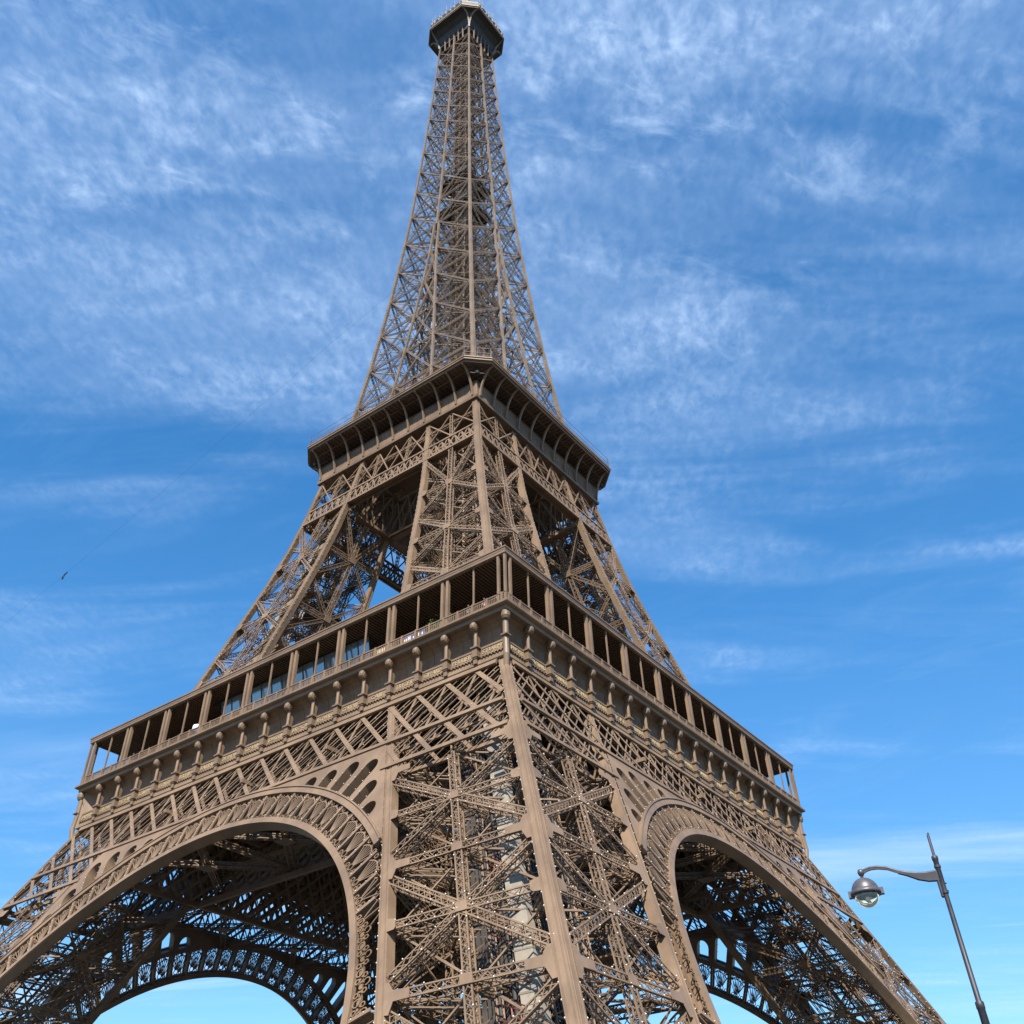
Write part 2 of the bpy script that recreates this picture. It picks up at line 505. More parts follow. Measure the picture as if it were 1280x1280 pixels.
# internal plan bracing, lift track, ducts, stairs
im = MB()
def pier(u, v, h):           # u, v in 0..1 from the outer corner inwards
    return np.array([-W(h) + u * (W(h) - I(h)), -W(h) + v * (W(h) - I(h)), h])
for h in (39.9, 34.3, 28.9, 23.5, 18.2, 12.8, 7.5):
    for a, c in (((.04, .04), (.96, .96)), ((.04, .96), (.96, .04)), ((.04, .5), (.96, .5)), ((.5, .04), (.5, .96))):
        lat(im, pier(*a, h), pier(*c, h), np.array([0, 0, 1.0]), 0.6, 0.5, 1.1, 0.11, 0.06, False)
    for a, c in (((.04, .5), (.5, .04)), ((.5, .04), (.96, .5)), ((.96, .5), (.5, .96)), ((.5, .96), (.04, .5))):
        im.bar(pier(*a, h), pier(*c, h), [0, 0, 1.0], 0.22, 0.14)
for (u0, v0) in ((.3, .3), (.7, .3), (.3, .7), (.7, .7), (.5, .22), (.22, .5)):
    hh = [6, 18.2, 28.9, 39.7, 50]
    for a, c in zip(hh[:-1], hh[1:]):
        lat(im, pier(u0, v0, a), pier(u0, v0, c), mw, 0.5, 0.45, 0.9, 0.1, 0.055, False)
for h in np.arange(8, 50, 2.7):                       # inner ties of the lift shaft
    for a, c in (((.3, .3), (.7, .3)), ((.7, .3), (.7, .7)), ((.7, .7), (.3, .7)), ((.3, .7), (.3, .3))):
        im.bar(pier(*a, h), pier(*c, h), [0, 0, 1.0], 0.16, 0.12)
        im.bar(pier(*a, h), pier(*c, h + 2.7), mw, 0.09, 0.07)
tr = MB()
for (u0, v0) in ((.42, .42), (.58, .42), (.42, .58), (.58, .58)):
    for a, c in zip(np.arange(4, 52, 4.), np.arange(8, 56, 4.)):
        tr.bar(pier(u0, v0, a), pier(u0, v0, c), mw, 0.3, 0.22)
for h in np.arange(5, 52, 1.1):
    tr.bar(pier(.42, .42, h), pier(.58, .42, h), [0, 0, 1.0], 0.12, 0.1); tr.bar(pier(.42, .42, h), pier(.42, .58, h), [0, 0, 1.0], 0.12, 0.1)
dk = MB()
hh = np.arange(4, 51.5, 1.5)
dk.loft([[pier(.24, .34, h) + np.array(d) for d in ((-.4, -.75, 0), (.4, -.75, 0), (.4, .75, 0), (-.4, .75, 0))] for h in hh])
for h in hh[1::2]:
    c = pier(.24, .34, h); dk.box(c - [.46, .81, .06], c + [.46, .81, .06])
sl = MB()
def slats(mb, h0, h1, lo, hi, step, n=8):
    hh = np.linspace(h0, h1, n)
    for t in np.arange(lo, hi + .001, step):
        for uv in ((lo, t), (t, lo), (hi, t), (t, hi)):
            p = np.array([pier(*uv, h) for h in hh]); N = np.array([1.0, 0, 0]) if uv[0] in (lo, hi) else np.array([0, 1.0, 0]); mb.bars(p[:-1], p[1:], N, .26, .05)
slats(sl, 4, 51, .33, .67, .0235)
dp = MB()
for (u0, v0, r_) in ((.50, .24, .16), (.54, .24, .12), (.47, .2, .1), (.25, .44, .14), (.22, .5, .12), (.6, .3, .14)):
    dp.tube([pier(u0, v0, h) for h in np.linspace(4, 51, 10)], r_, 6)
st = MB()                                             # zigzag stair
hz = np.arange(5, 50, 2.6)
for i, h in enumerate(hz):
    a, c = ((.62, .14), (.84, .14)) if i % 2 == 0 else ((.84, .14), (.62, .14))
    p, q = pier(*a, h), pier(*c, h + 2.6)
    for oy in (-.5, .5):
        st.bar(p + [0, oy, 0], q + [0, oy, 0], [0, 1.0, 0], 0.22, 0.06)
        st.bar(p + [0, oy, 1.05], q + [0, oy, 1.05], [0, 1.0, 0], 0.06, 0.06); st.bar(p + [0, oy, .55], q + [0, oy, .55], [0, 1.0, 0], 0.04, 0.04)
    for t in np.linspace(0, 1, 12): 
        x = p + (q - p) * t; st.box(x - [.14, .5, .02], x + [.14, .5, .02])
    st.box(q - [.8, .7, .05], q + [.8, .7, .05])
# red scaffold walkways seen low inside the pier
scs = []
for h in (15.6, 21.4, 26.6):
    sc_ = MB(); scs.append(sc_)
    for v0 in (.36, .42):
        sc_.bar(pier(.1, v0, h), pier(.34, v0, h), [0, 0, 1.0], 0.08, 0.08); sc_.bar(pier(.1, v0, h + 1), pier(.34, v0, h + 1), [0, 0, 1.0], 0.07, 0.07)
    for u0 in np.linspace(.1, .34, 5): sc_.bar(pier(u0, .36, h), pier(u0, .36, h + 1.1), mw, 0.07, 0.07)

me_sl = sl.mesh('lift_shaft', SHAFT)
me_post, me_br, me_im, me_tr, me_dk, me_dp, me_st = (x.mesh(n, mm) for x, n, mm in (
    (m, 'pier_post', IRON), (br, 'cross_bracing', IRON), (im, 'inner_bracing', IRON), (tr, 'lift_track', IRON),
    (dk, 'service_duct', CREAM), (dp, 'pipes', DARKM), (st, 'staircase', IRON)))
me_bl1 = lamps(bl + blb, 0.075)
base = MB()
base.loft([[(-57.8 - d, -57.8 - d, z), (-41.6 + d, -57.8 - d, z), (-41.6 + d, -41.6 + d, z), (-57.8 - d, -41.6 + d, z)] for d, z in ((4.2, 0.02), (4.2, 1.2), (3.2, 1.25), (2.4, 3.4))])
me_base = base.mesh('masonry_base', STONE)
for i, a in enumerate(Q4):
    p = link('lower_pier', me_post, tower, a)
    for n, me in (('cross_bracing', me_br), ('inner_bracing', me_im), ('lift_track', me_tr), ('service_duct', me_dk), ('pipes', me_dp), ('staircase', me_st)):
        link(n, me, p)
    link('sparkle_bulb', me_bl1, p, kind='stuff')
    link('masonry_base', me_base, p)
    if i == 0:
        link('lift_shaft', me_sl, p)
        for sc_ in scs: sc_.build('scaffold_rail', RED, p)
        cb = MB()
        c = pier(.47, .47, 27.6)
        for dz, mi in ((0, 0), (-3.2, 0)):
            o = np.array([dz * .45, dz * .45, dz])
            cb.box(c + o - [1.6, 1.6, 1.3], c + o + [1.6, 1.6, 1.3])
            cb.box(c + o + [-1.63, -1.2, -.4], c + o + [-1.4, 1.2, .8], 1); cb.box(c + o + [-1.2, -1.63, -.4], c + o + [1.2, -1.4, .8], 1)
        lc = cb.build('lift_cabin', [CABIN, BLUEG], p)

# ---------------- arches
CY, RI, RE = 6.5, 33.55, 37.2        # centre height, inner and outer radius in (s, h)
def AR(r, th, o=0.0):
    return FL(r * np.sin(th), CY + r * np.cos(th), o)
def inside_post(s, h): return np.abs(s) < I(h) - 0.1
ring = MB()
tmax = R(76)
th = np.linspace(-tmax, tmax, 153)
def band(mb, r0, r1, o0, o1, th):
    """closed rectangular section band between radii and offsets"""
    mb.loft(np.stack([AR(r0, th, o0), AR(r1, th, o0), AR(r1, th, o1), AR(r0, th, o1)], 1))
def band_posts(r):           # angular reach before the ring meets the pier post
    t = np.linspace(0, R(80), 400); ok = r * np.sin(t) < I(CY + r * np.cos(t)) - 0.2
    return t[np.argmin(ok)] if not ok.all() else R(78)
tI, tE = band_posts(RI), band_posts(RE)
band(ring, RI - .1, RI + .46, 0.30, -0.1, np.linspace(-tI, tI, 141))
band(ring, RI - .13, RI + .05, 0.18, -0.75, np.linspace(-tI, tI, 141))        # soffit plate
band(ring, RI - .1, RI + .46, -0.7, -0.9, np.linspace(-tI, tI, 141))
band(ring, RE - .46, RE + .1, 0.32, -0.1, np.linspace(-tE, tE, 121))
band(ring, RE - .1, RE + .1, 0.2, -0.75, np.linspace(-tE, tE, 121))
band(ring, RE - .44, RE + .1, -0.7, -0.9, np.linspace(-tE, tE, 121))
band(ring, RE + .12, RE + .26, 0.42, 0.1, np.linspace(-tE, tE, 121))
tc = MB(); abl = []
pitch = R(3.9)
r0, r1 = RI + .46, RE - .46
def okp(p): return abs(p[1]) < I(p[2]) - .05
for k in range(-19, 19):
    t = (k + .5) * pitch
    N = nF(float(CY + 35 * math.cos(t)))
    rr = np.linspace(r0, r1, 12)
    ok = inside_post(rr * np.sin(t), CY + rr * np.cos(t))
    if ok.sum() > 7:
        rr = rr[ok]; a, c = AR(rr[0], t), AR(rr[-1], t)
        tc.bar(a + N * .12, c + N * .12, N, .3, .16); tc.bar(a - N * .35, c - N * .35, N, .10, .55); tc.bar(a - N * .8, c - N * .8, N, .3, .12)
        abl.append(np.array([AR(x, t, .25) for x in rr[1::4]]))
    t2 = t + pitch / 2
    def ap(r, dt, o=0.02): return AR(r, t2 + dt, o)
    P, Q, w_ = [], [], []
    def seg(p, q, w=.09):
        if okp(p) and okp(q): P.append(p); Q.append(q); w_.append(w)
    for o in (.05, -.75):
        for dt in (-.36, -.24, -.12, 0, .12, .24, .36):
            seg(ap(r0 + .62, dt * pitch * .22, o), ap(r1 - .38 - 3.4 * dt * dt, dt * pitch, o), .085 if o > 0 else .07)
        aa = np.linspace(-1, 1, 9); arc = [ap(r1 - .3 - .52 * x * x, x * .42 * pitch, o) for x in aa]
        for p, q in zip(arc[:-1], arc[1:]): seg(p, q, .12)
        for (rc, dt, rad) in ((r0 + .33, 0, .3), (r0 + .2, -.27, .19), (r0 + .2, .27, .19), (r1 - .2, -.34, .2), (r1 - .2, .34, .2), (r1 - .14, 0, .13)):
            cc = ap(rc, dt * pitch, o); e1 = nrm(ap(rc + .1, dt * pitch, o) - cc); e2 = np.cross(N, e1)
            q_ = np.linspace(0, 2 * np.pi, 9); cir = cc + rad * (np.cos(q_)[:, None] * e1 + np.sin(q_)[:, None] * e2)
            for p, q in zip(cir[:-1], cir[1:]): seg(p, q, .085)
    if P: tc.bars(P, Q, N, w_, .07)
# spandrel: plate with radial round-headed slots
sp = MB()
HT = 43.75
def RB(t):                                              # outer boundary of the spandrel plate
    t = abs(t)
    ra = (HT - CY) / math.cos(t)
    lo, hi = 30., 60.
    for _ in range(40):
        mid = (lo + hi) / 2
        if mid * math.sin(t) < I(CY + mid * math.cos(t)) + .05: lo = mid
        else: hi = mid
    return min(ra, lo)
SP = R(3.9); half = R(1.27)
for sg in (1, -1):
    for k in range(0, 14):
        tcn = k * SP
        ts = np.linspace(tcn - SP / 2, tcn + SP / 2, 27)
        if k == 0: ts = np.linspace(0, SP / 2, 14)
        rtop = min(RB(tcn + half * x) for x in np.linspace(-1, 1, 9)) - .62
        rad = half * rtop
        has = rtop - rad > RE + .35
        ins = []
        tt = list(ts) + ([tcn - half, tcn + half] if has else [])
        tt = sorted(set(tt))
        prev = None
        for t in tt:
            rb = RB(t)
            if rb < RE + .12: prev = None; continue
            x = (t - tcn) / half
            eps = 1e-6
            if has and abs(x) < 1 - eps: lowr = [rtop - rad + rad * math.sqrt(max(0, 1 - x * x))] * 2
            elif has and abs(x) <= 1 + eps: lowr = [RE + .05, rtop - rad] if x < 0 else [rtop - rad, RE + .05]
            else: lowr = [RE + .05] * 2
            cur = (t, lowr, rb)
            if prev is not None:
                t0, l0, b0 = prev
                A_ = np.array([AR(l0[1], sg * t0, .1), AR(lowr[0], sg * t, .1), AR(rb, sg * t, .1), AR(b0, sg * t0, .1)])
                B_ = np.array([AR(l0[1], sg * t0, -1.0), AR(lowr[0], sg * t, -1.0), AR(rb, sg * t, -1.0), AR(b0, sg * t0, -1.0)])
                sp.add(A_, [[0, 1, 2, 3]]); sp.add(B_, [[3, 2, 1, 0]])
                sp.add(np.vstack([A_[:2], B_[:2]]), [[0, 1, 3, 2]])
            if has and abs(abs(x) - 1) <= eps:
                sp.add([AR(lowr[0], sg * t, .1), AR(lowr[1], sg * t, .1), AR(lowr[1], sg * t, -1.0), AR(lowr[0], sg * t, -1.0)], [[0, 1, 2, 3]])
                for rr in np.arange(min(lowr) + .3, max(lowr), .9): abl.append(AR(rr, sg * t, .18)[None])
            prev = cur
me_ring, me_tc, me_sp = ring.mesh('arch', IRON), tc.mesh('arch_tracery', IRON), sp.mesh('spandrel', IRON)
me_ab = lamps(abl, 0.06)
for a in Q4:
    p = link('arch', me_ring, tower, a)
    link('arch_tracery', me_tc, p); link('spandrel', me_sp, p); link('sparkle_bulb', me_ab, p, kind='stuff')

# ---------------- first girder (outer faces) and inner girders
BAY = 3.833
g1 = MB(); gbl = []
def chord(mb, h, s0, s1, w, o, d=0.2, gap=0):
    mb.bar(FL(s0, h, o), FL(s1, h, o), nF(h), w, d)
Wt = lambda h: float(W(h)) - 1.05
for h, w in ((49.9, 0.6), (43.95, 0.44)):
    chord(g1, h, -Wt(h), Wt(h), w, 0.12, 0.24); chord(g1, h, -Wt(h), Wt(h), w * .7, -1.3, 0.2)
for sg in (1, -1):
    chord(g1, 40.55, sg * (float(I(40.5)) - .5), sg * Wt(40.5), 0.46, 0.12, 0.2); chord(g1, 40.55, sg * (float(I(40.5)) - .5), sg * Wt(40.5), .45, -1.3, .2)
g1b = MB()
def face_bar(mb, s0, h0, s1, h1, w, o, t=0.06, lim=None):
    """bar on the outer face, cut where it runs past the corner posts"""
    n = 24; tt = np.linspace(0, 1, n); s = s0 + (s1 - s0) * tt; h = h0 + (h1 - h0) * tt
    lo, hi = (lim or (lambda x: (-(W(x) - .9), W(x) - .9)))(h)
    ok = (s > lo) & (s < hi)
    if ok.sum() < 3: return
    i0, i1 = np.where(ok)[0][[0, -1]]
    a, c = FL(s[i0], h[i0], o), FL(s[i1], h[i1], o)
    mb.bar(a, c, nF((h0 + h1) / 2), w, t)
    return a, c
for k in range(-12, 13):
    s = k * BAY
    for o, ww in ((0.02, 1.0), (-1.35, .8)):
        if k in (-5, 5) and o < 0: continue
        face_bar(g1b, s - 6.1, 44.0, s, 49.8, 0.46 * ww, o)                       # broad diagonals
        face_bar(g1b, s + 6.1 - .3, 44.0, s - .3, 49.8, 0.15, o - .07)          # double slender counter-diagonals
        face_bar(g1b, s + 6.1 + .6, 44.0, s + .6, 49.8, 0.15, o - .08)
        face_bar(g1b, s + 6.1 + 2.1, 44.0, s + 2.1, 49.8, 0.11, o - .09)
        (None if k in (-5, 5) else face_bar(g1b, s + .45, 44.0, s, 49.8, 0.30 * ww, o - .14, .1))             # uprights
    a = FL(s, 49.3, .1); gbl += [FL(s - 6.1 * x, 49.8 - 5.8 * x, .1)[None] for x in (.1, .35, .6, .85)]
    gbl += [FL(s + 6.1 * x, 49.8 - 5.8 * x, .05)[None] for x in (.2, .5, .8)]
for sg in (1, -1):
    limp = (lambda x: (I(x), W(x) - .9)) if sg > 0 else (lambda x: (-(W(x) - .9), -I(x)))
    for k in range(-12, 13):
        s = k * BAY
        for o, ww in ((0.02, 1.0), (-1.35, .8)):
            face_bar(g1b, s - 9.7, 40.6, s - 6.1, 44.0, 0.46 * ww, o, lim=limp)
            face_bar(g1b, s + 9.7, 40.6, s + 6.1, 44.0, 0.16, o - .07, lim=limp); face_bar(g1b, s + 8.9, 40.6, s + 5.3, 44.0, 0.14, o - .08, lim=limp); face_bar(g1b, s + 7.7, 40.6, s + 4.1, 44.0, 0.10, o - .09, lim=limp)
gbl = [x for x in gbl if abs(x[0, 1]) < W(x[0, 2]) - .8]
ig = MB()                                               # girders between the inner posts
def xin(h): return -float(I(h)) + .5
for hA, hB in ((50.0, 41.5),):
    for h in (50.0, 45.6, 41.5):
        ig.bar([xin(h), -Wt(h), h], [xin(h), Wt(h), h], [1.0, 0, 0], .6, .5)
    for a, c in ((50.0, 45.6), (45.6, 41.5)):
        lim = Wt(a) - .4
        for y in np.arange(-15, 16) * 2.2:
            for d in (4.4, -4.4):
                y0, y1 = np.clip(y, -lim, lim), np.clip(y + d, -lim, lim)
                ig.bar([xin(a), y0, a], [xin(c), y1, c], [1.0, 0, 0], .42, .12); ig.bar([xin(a) + .9, y0, a], [xin(c) + .9, y1, c], [1.0, 0, 0], .25, .12)
            if abs(y) < lim: ig.bar([xin(a), y, a], [xin(c), y, c], [1.0, 0, 0], .22, .3)
pb = MB()                                               # plan bracing under the first floor, between outer and inner girders
for y0, y1 in ((-19, -6.5), (-6.5, 6.5), (6.5, 19)):
    xo, xi = -float(W(42.5)) + 1.2, xin(42.5)
    ymid, xm = (y0 + y1) / 2, (xo + xi) / 2
    for a in ((xo, y0), (xo, y1), (xi, y0), (xi, y1)):
        lat(pb, [*a, 42.2], [xm, ymid, 42.2], [0, 0, -1.0], .75, .5, 1.0, .13, .07)
    lat(pb, [xo, y0, 42.2], [xi, y0, 42.2], [0, 0, -1.0], .75, .5, 1.0, .13, .07)
    pb.box([xm - .9, ymid - .9, 41.95], [xm + .9, ymid + .9, 42.05])
    pb.bar([xo, ymid, 46.5], [xi, ymid, 46.5], [0, 0, 1.0], .4, .4)
me_g1, me_g1b, me_ig, me_pb = g1.mesh('arch_girder', IRON), g1b.mesh('girder_lattice', IRON), ig.mesh('inner_girder', IRON), pb.mesh('plan_bracing', IRON)
me_gb = lamps(gbl, .06)
for a in Q4:
    p = link('arch_girder', me_g1, tower, a)
    link('girder_lattice', me_g1b, p); link('sparkle_bulb', me_gb, p, kind='stuff')
    p = link('inner_girder', me_ig, tower, a); link('plan_bracing', me_pb, p)

# ---------------- first floor: decks, frieze, gallery
def ring_slab(mb, wo, wi, z0, z1):
    for sq in Q4:
        c, s = round(math.cos(sq)), round(math.sin(sq))
        P4 = np.array([(-wo, -wo), (-wi, -wi), (-wi, wi), (-wo, wo)])
        P4 = np.stack([P4[:, 0] * c - P4[:, 1] * s, P4[:, 0] * s + P4[:, 1] * c], -1)
        A_ = np.column_stack([P4, [z0] * 4]); B_ = np.column_stack([P4, [z1] * 4])
        mb.add(np.vstack([A_, B_]), [[0, 1, 2, 3], [7, 6, 5, 4], [0, 3, 7, 4], [1, 2, 6, 5]])
fl = MB()
ring_slab(fl, 33.2, 9.5, 50.35, 50.6)
ring_slab(fl, 34.6, 9.5, 55.06, 55.95)
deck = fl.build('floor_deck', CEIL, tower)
jb = MB()
for y in np.arange(-32, 33, 4.0):
    for s_ in (-1, 1):
        jb.bar([s_ * 33, y, 50.0], [s_ * 9.5, y, 50.0], [0, 0, 1.0], .35, .7); jb.bar([y, s_ * 33, 49.9], [y, s_ * 9.5, 49.9], [0, 0, 1.0], .35, .7)
for w_ in (9.6, 14, 24, 29): 
    for s_ in (-1, 1): jb.bar([s_ * w_, -32, 49.3], [s_ * w_, 32, 49.3], [0, 0, 1.0], .4, 1.3); jb.bar([-32, s_ * w_, 49.25], [32, s_ * w_, 49.25], [0, 0, 1.0], .4, 1.3)
jb.build('floor_beams', IRON, deck)

# cove profile (w, h) from the bottom lip upwards
cove = np.array([(33.05, 50.3), (34.25, 50.28), (34.35, 50.42), (34.25, 50.95), (33.95, 51.0), (33.9, 51.1), (34.0, 52.15), (34.12, 52.2), (34.12, 52.35), (33.35, 52.4),
                 (33.3, 53.0), (33.34, 53.6), (33.5, 54.2), (33.8, 54.65), (34.3, 54.95), (34.85, 55.02), (34.95, 55.05), (35.0, 55.4), (35.3, 55.5), (35.42, 55.62), (35.42, 55.86), (35.25, 55.95), (34.6, 55.97)])
fz = MB()
fz.loft(np.stack([np.stack([-cove[:, 0], -cove[:, 0], cove[:, 1]], -1), np.stack([-cove[:, 0], cove[:, 0], cove[:, 1]], -1)], 0), cap=False, closed=False)
for k in range(19):                                     # thin seams on the cove panels
    for d in (1.35, 2.5):
        y = -34.5 + k * BAY + d
        if y > 33: continue
        q = cove[9:16]
        pts = np.stack([-q[:, 0] - .02, 0 * q[:, 0] + y, q[:, 1]], -1); fz.bars(pts[:-1], pts[1:], [-1.0, 0, .3], .07, .05)
# running beads of lamps on the lip
me_fz = fz.mesh('frieze', IRON)
cc = MB()
cc.box([-.42, -.3, 51.05], [.5, .3, 52.2]); cc.box([-.55, -.44, 52.2], [.5, .44, 52.36]); cc.box([-.5, -.38, 51.2], [.2, .38, 51.34])
cc.box([-.34, -.22, 50.5], [.4, .22, 51.05])
cc.lathe([(.27, 52.36), (.27, 52.5), (.2, 52.6), (.19, 53.9), (.23, 54.0), (.2, 54.1)], (-.22, 0, 0), 12)
a = np.linspace(0, 2 * np.pi, 15)
for y0 in (-.26,):
    cc.loft([[(-.40 + rr * math.cos(t), y, 54.60 + rr * math.sin(t)) for t in a[:-1]] for y, rr in ((-.36, .05), (-.34, .26), (-.28, .46), (-.12, .53), (.12, .53), (.28, .46), (.34, .26), (.36, .05))])
for y, r_ in ((-.37, .2), (-.37, .1), (.37, .2), (.37, .1)):   # scroll eyes
    q = np.linspace(0, 2 * np.pi, 10); cir = np.stack([-.40 + r_ * np.cos(q), 0 * q + y, 54.60 + r_ * np.sin(q)], -1); cc.bars(cir[:-1], cir[1:], [0, 1.0, 0], .05, .05)
# bracket rib rising behind the column to the cornice
ribp = np.array([(0.1, 52.4), (0.3, 52.4), (0.45, 53.6), (0.1, 54.4), (-.4, 54.7), (-.5, 54.75), (-.5, 54.6), (-.3, 54.5), (-.1, 54.2), (-.02, 53.4)])
cc.prism(np.stack([ribp[:, 0], 0 * ribp[:, 0] - .08, ribp[:, 1]], -1), [0, .16, 0])
me_cc = cc.mesh('console_column', IRON)
kc = MB()
pts = np.array([(-33.6, -33.6, 46.3), (-34.35, -34.35, 48.3), (-34.6, -34.6, 50.2), (-34.5, -34.5, 52), (-34.5, -34.5, 54.0)])
kc.tube(pts, [.12, .26, .3, .3, .3], 10); kc.lathe([(.05, 53.95), (.34, 54.05), (.47, 54.35), (.47, 54.7), (.34, 54.98), (.2, 55.05)], (-34.62, -34.62, 0), 14)
kc.box([-34.95, -34.95, 52.2], [-34.2, -34.2, 52.34])
dv = np.array([1, -1, 0]) / math.sqrt(2) * .25; rp = np.array([(33.2, 50.4), (34.4, 50.4), (34.45, 53), (34.5, 54.6), (34.9, 55.0), (33.2, 55.0)])
kc.prism(np.stack([-rp[:, 0], -rp[:, 0], rp[:, 1]], -1) - dv / 2, dv)
me_kc = kc.mesh('corner_column', IRON)

NAMES = ["STURM", "PERRIER", "GIFFARD", "TRIGER", "CAIL", "CORIOLIS", "BECQUEREL", "BROCA", "JOUSSELIN", "GOUIN", "DE DION", "BARRAL", "BERTHIER", "LE CHATELIER", "SCHNEIDER", "FIZEAU", "GAY-LUSSAC", "JAMIN"]
NAMES2 = ["CAUCHY", "BELGRAND", "REGNAULT", "FRESNEL", "DE PRONY", "VICAT", "EBELMEN", "COULOMB", "POINSOT", "FOUCAULT", "DELAUNAY", "MORIN", "HAUY", "COMBES", "THENARD", "ARAGO", "POISSON", "MONGE"]
def text_mesh(txt, size):
    cu = bpy.data.curves.new('t', 'FONT'); cu.body = txt; cu.size = size; cu.align_x = 'CENTER'; cu.align_y = 'CENTER'
    cu.extrude = 0.03; cu.resolution_u = 1; cu.space_character = 1.12
    o = bpy.data.objects.new('t', cu); COL.objects.link(o)
    bpy.context.view_layer.update()
    me = bpy.data.meshes.new_from_object(o.evaluated_get(bpy.context.evaluated_depsgraph_get()))
    me.calc_loop_triangles(); V = np.array([v.co[:] for v in me.vertices]); Fs = [tuple(t.vertices) for t in me.loop_triangles]
    bpy.data.objects.remove(o); bpy.data.curves.remove(cu); bpy.data.meshes.remove(me)
    return V, Fs
def plaque(txt):
    mb = MB()
    # tilted board with a moulded rim: local x along, y up the board, z outwards
    def brd(x0, x1, y0, y1, z0, z1, mi=0): mb.box([x0, y0, z0], [x1, y1, z1], mi)
    hw = 1.32
    brd(-hw, hw, -.45, .45, -.06, .05)
    for y0, y1 in ((-.52, -.45), (.45, .52)): brd(-hw - .04, hw + .04, y0, y1, -.06, .12)
    for x0, x1 in ((-hw - .07, -hw), (hw, hw + .07)): brd(x0, x1, -.45, .45, -.06, .12)
    for x in np.arange(-1.2, 1.21, .4): brd(x - .06, x + .06, -.66, -.54, -.02, .12)
    if txt:
        V, Fs = text_mesh(txt, .78)
        wx = V[:, 0].max() - V[:, 0].min(); V[:, 0] *= min(1.0, 2.35 / wx); V[:, 2] += .085
        tri = []; quad = []
        for f in Fs:
            for q in range(1, len(f) - 1): tri.append((f[0], f[q], f[q + 1]))
        mb.add(V, f3=tri, mi=1)
    V = np.concatenate(mb.v); mb.v = [np.stack([-V[:, 2], -V[:, 0], V[:, 1]], -1)]      # board faces -x, reads left to right from outside
    return mb.mesh('name_panel', [IRON, GOLD])
blank = plaque('')
for i, a in enumerate(Q4):
    p = link('frieze', me_fz, tower, a)
    for k in range(18):
        s_ = -34.5 + BAY * k
        if k: link('console_column', me_cc, p, loc=(-34.22, s_, 0))
        txt = NAMES[k] if i == 0 else NAMES2[17 - k] if i == 1 else ''
        me = plaque(txt) if txt else blank
        o = link('name_panel', me, p, loc=(-34.18, s_ + BAY / 2, 51.6)); o.rotation_euler = (0, R(10), 0)
    link('corner_column', me_kc, p)

# gallery: railing, posts, canopy
gw = 35.15
cn = MB()
ring_slab(cn, gw, 24.5, 62.0, 62.15)
for sq in (0,):
    pass
me_can = None
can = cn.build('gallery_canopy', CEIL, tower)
fa = MB()
fp = np.array([(34.75, 61.72), (34.95, 61.7), (gw - .02, 61.75), (gw, 62.3), (gw + .08, 62.36), (gw + .08, 62.5), (gw - .3, 62.56)])
fa.loft(np.stack([np.stack([-fp[:, 0], -fp[:, 0], fp[:, 1]], -1), np.stack([-fp[:, 0], fp[:, 0], fp[:, 1]], -1)], 0), cap=False, closed=False)
fa.bar([-34.85, -34.9, 61.8], [-34.85, 34.9, 61.8], [0, 0, 1.0], .25, .3)
jo = MB()
ys = np.arange(-34.6, 34.7, .42)
jo.bars(np.stack([0 * ys - 34.7, ys, 0 * ys + 61.84], -1), np.stack([np.minimum(-25, -np.abs(ys)), ys, 0 * ys + 61.84], -1), [0, 0, 1.0], .12, .16)
for x in (-25.2,): jo.bar([x, -abs(x), 61.6], [x, abs(x), 61.6], [0, 0, 1.0], .25, .4)
rl = MB()
x0 = -34.95
for z, w_, t_ in ((56.02, .1, .18), (56.95, .16, .12), (56.72, .06, .06)): rl.bar([x0, -34.95, z], [x0, 34.95, z], [0, 0, 1.0], w_, t_)
yb = np.arange(-34.8, 34.85, .245)
rl.bars(np.stack([0 * yb + x0, yb, 0 * yb + 56.05], -1), np.stack([0 * yb + x0, yb, 0 * yb + 56.9], -1), [1.0, 0, 0], .085, .06)
for y in np.arange(-34.5, 34.6, BAY / 2): rl.box([x0 - .12, y - .12, 55.97], [x0 + .1, y + .12, 57.05])
gp = MB()
for d in (-.34, .34): gp.box([-.2, d - .17, 55.97], [.17, d + .17, 61.75]); gp.box([-.24, d - .2, 55.97], [.2, d + .2, 56.5])
gp.box([-.22, -.5, 56.0], [.1, .5, 56.9])
me_gp = gp.mesh('gallery_post', IRON)
sp_ = MB(); sp_.box([-.08, -.08, 55.97], [.08, .08, 61.75]); sp_.box([-.14, -.14, 56.9], [.14, .14, 57.25]); me_slim = sp_.mesh('slim_post', IRON)
cp = MB()
for d in ((0, 0), (0, .85), (.85, 0)): cp.box([-34.9 + d[0] - .13, -34.9 + d[1] - .13, 55.97], [-34.9 + d[0] + .13, -34.9 + d[1] + .13, 61.75])
me_cp = cp.mesh('corner_post', IRON)
me_fa, me_jo, me_rl = fa.mesh('canopy_fascia', IRON), jo.mesh('ceiling_joists', IRON), rl.mesh('gallery_railing', IRON)
for a in Q4:
    link('canopy_fascia', me_fa, can, a); link('ceiling_joists', me_jo, can, a)
    p = link('gallery_railing', me_rl, tower, a)
    for k in range(1, 18):
        s_ = -34.5 + BAY * k
        link('slim_post' if k % 2 else 'gallery_post', me_slim if k % 2 else me_gp, p, loc=(-34.75, s_, 0))
    link('corner_post', me_cp, p)

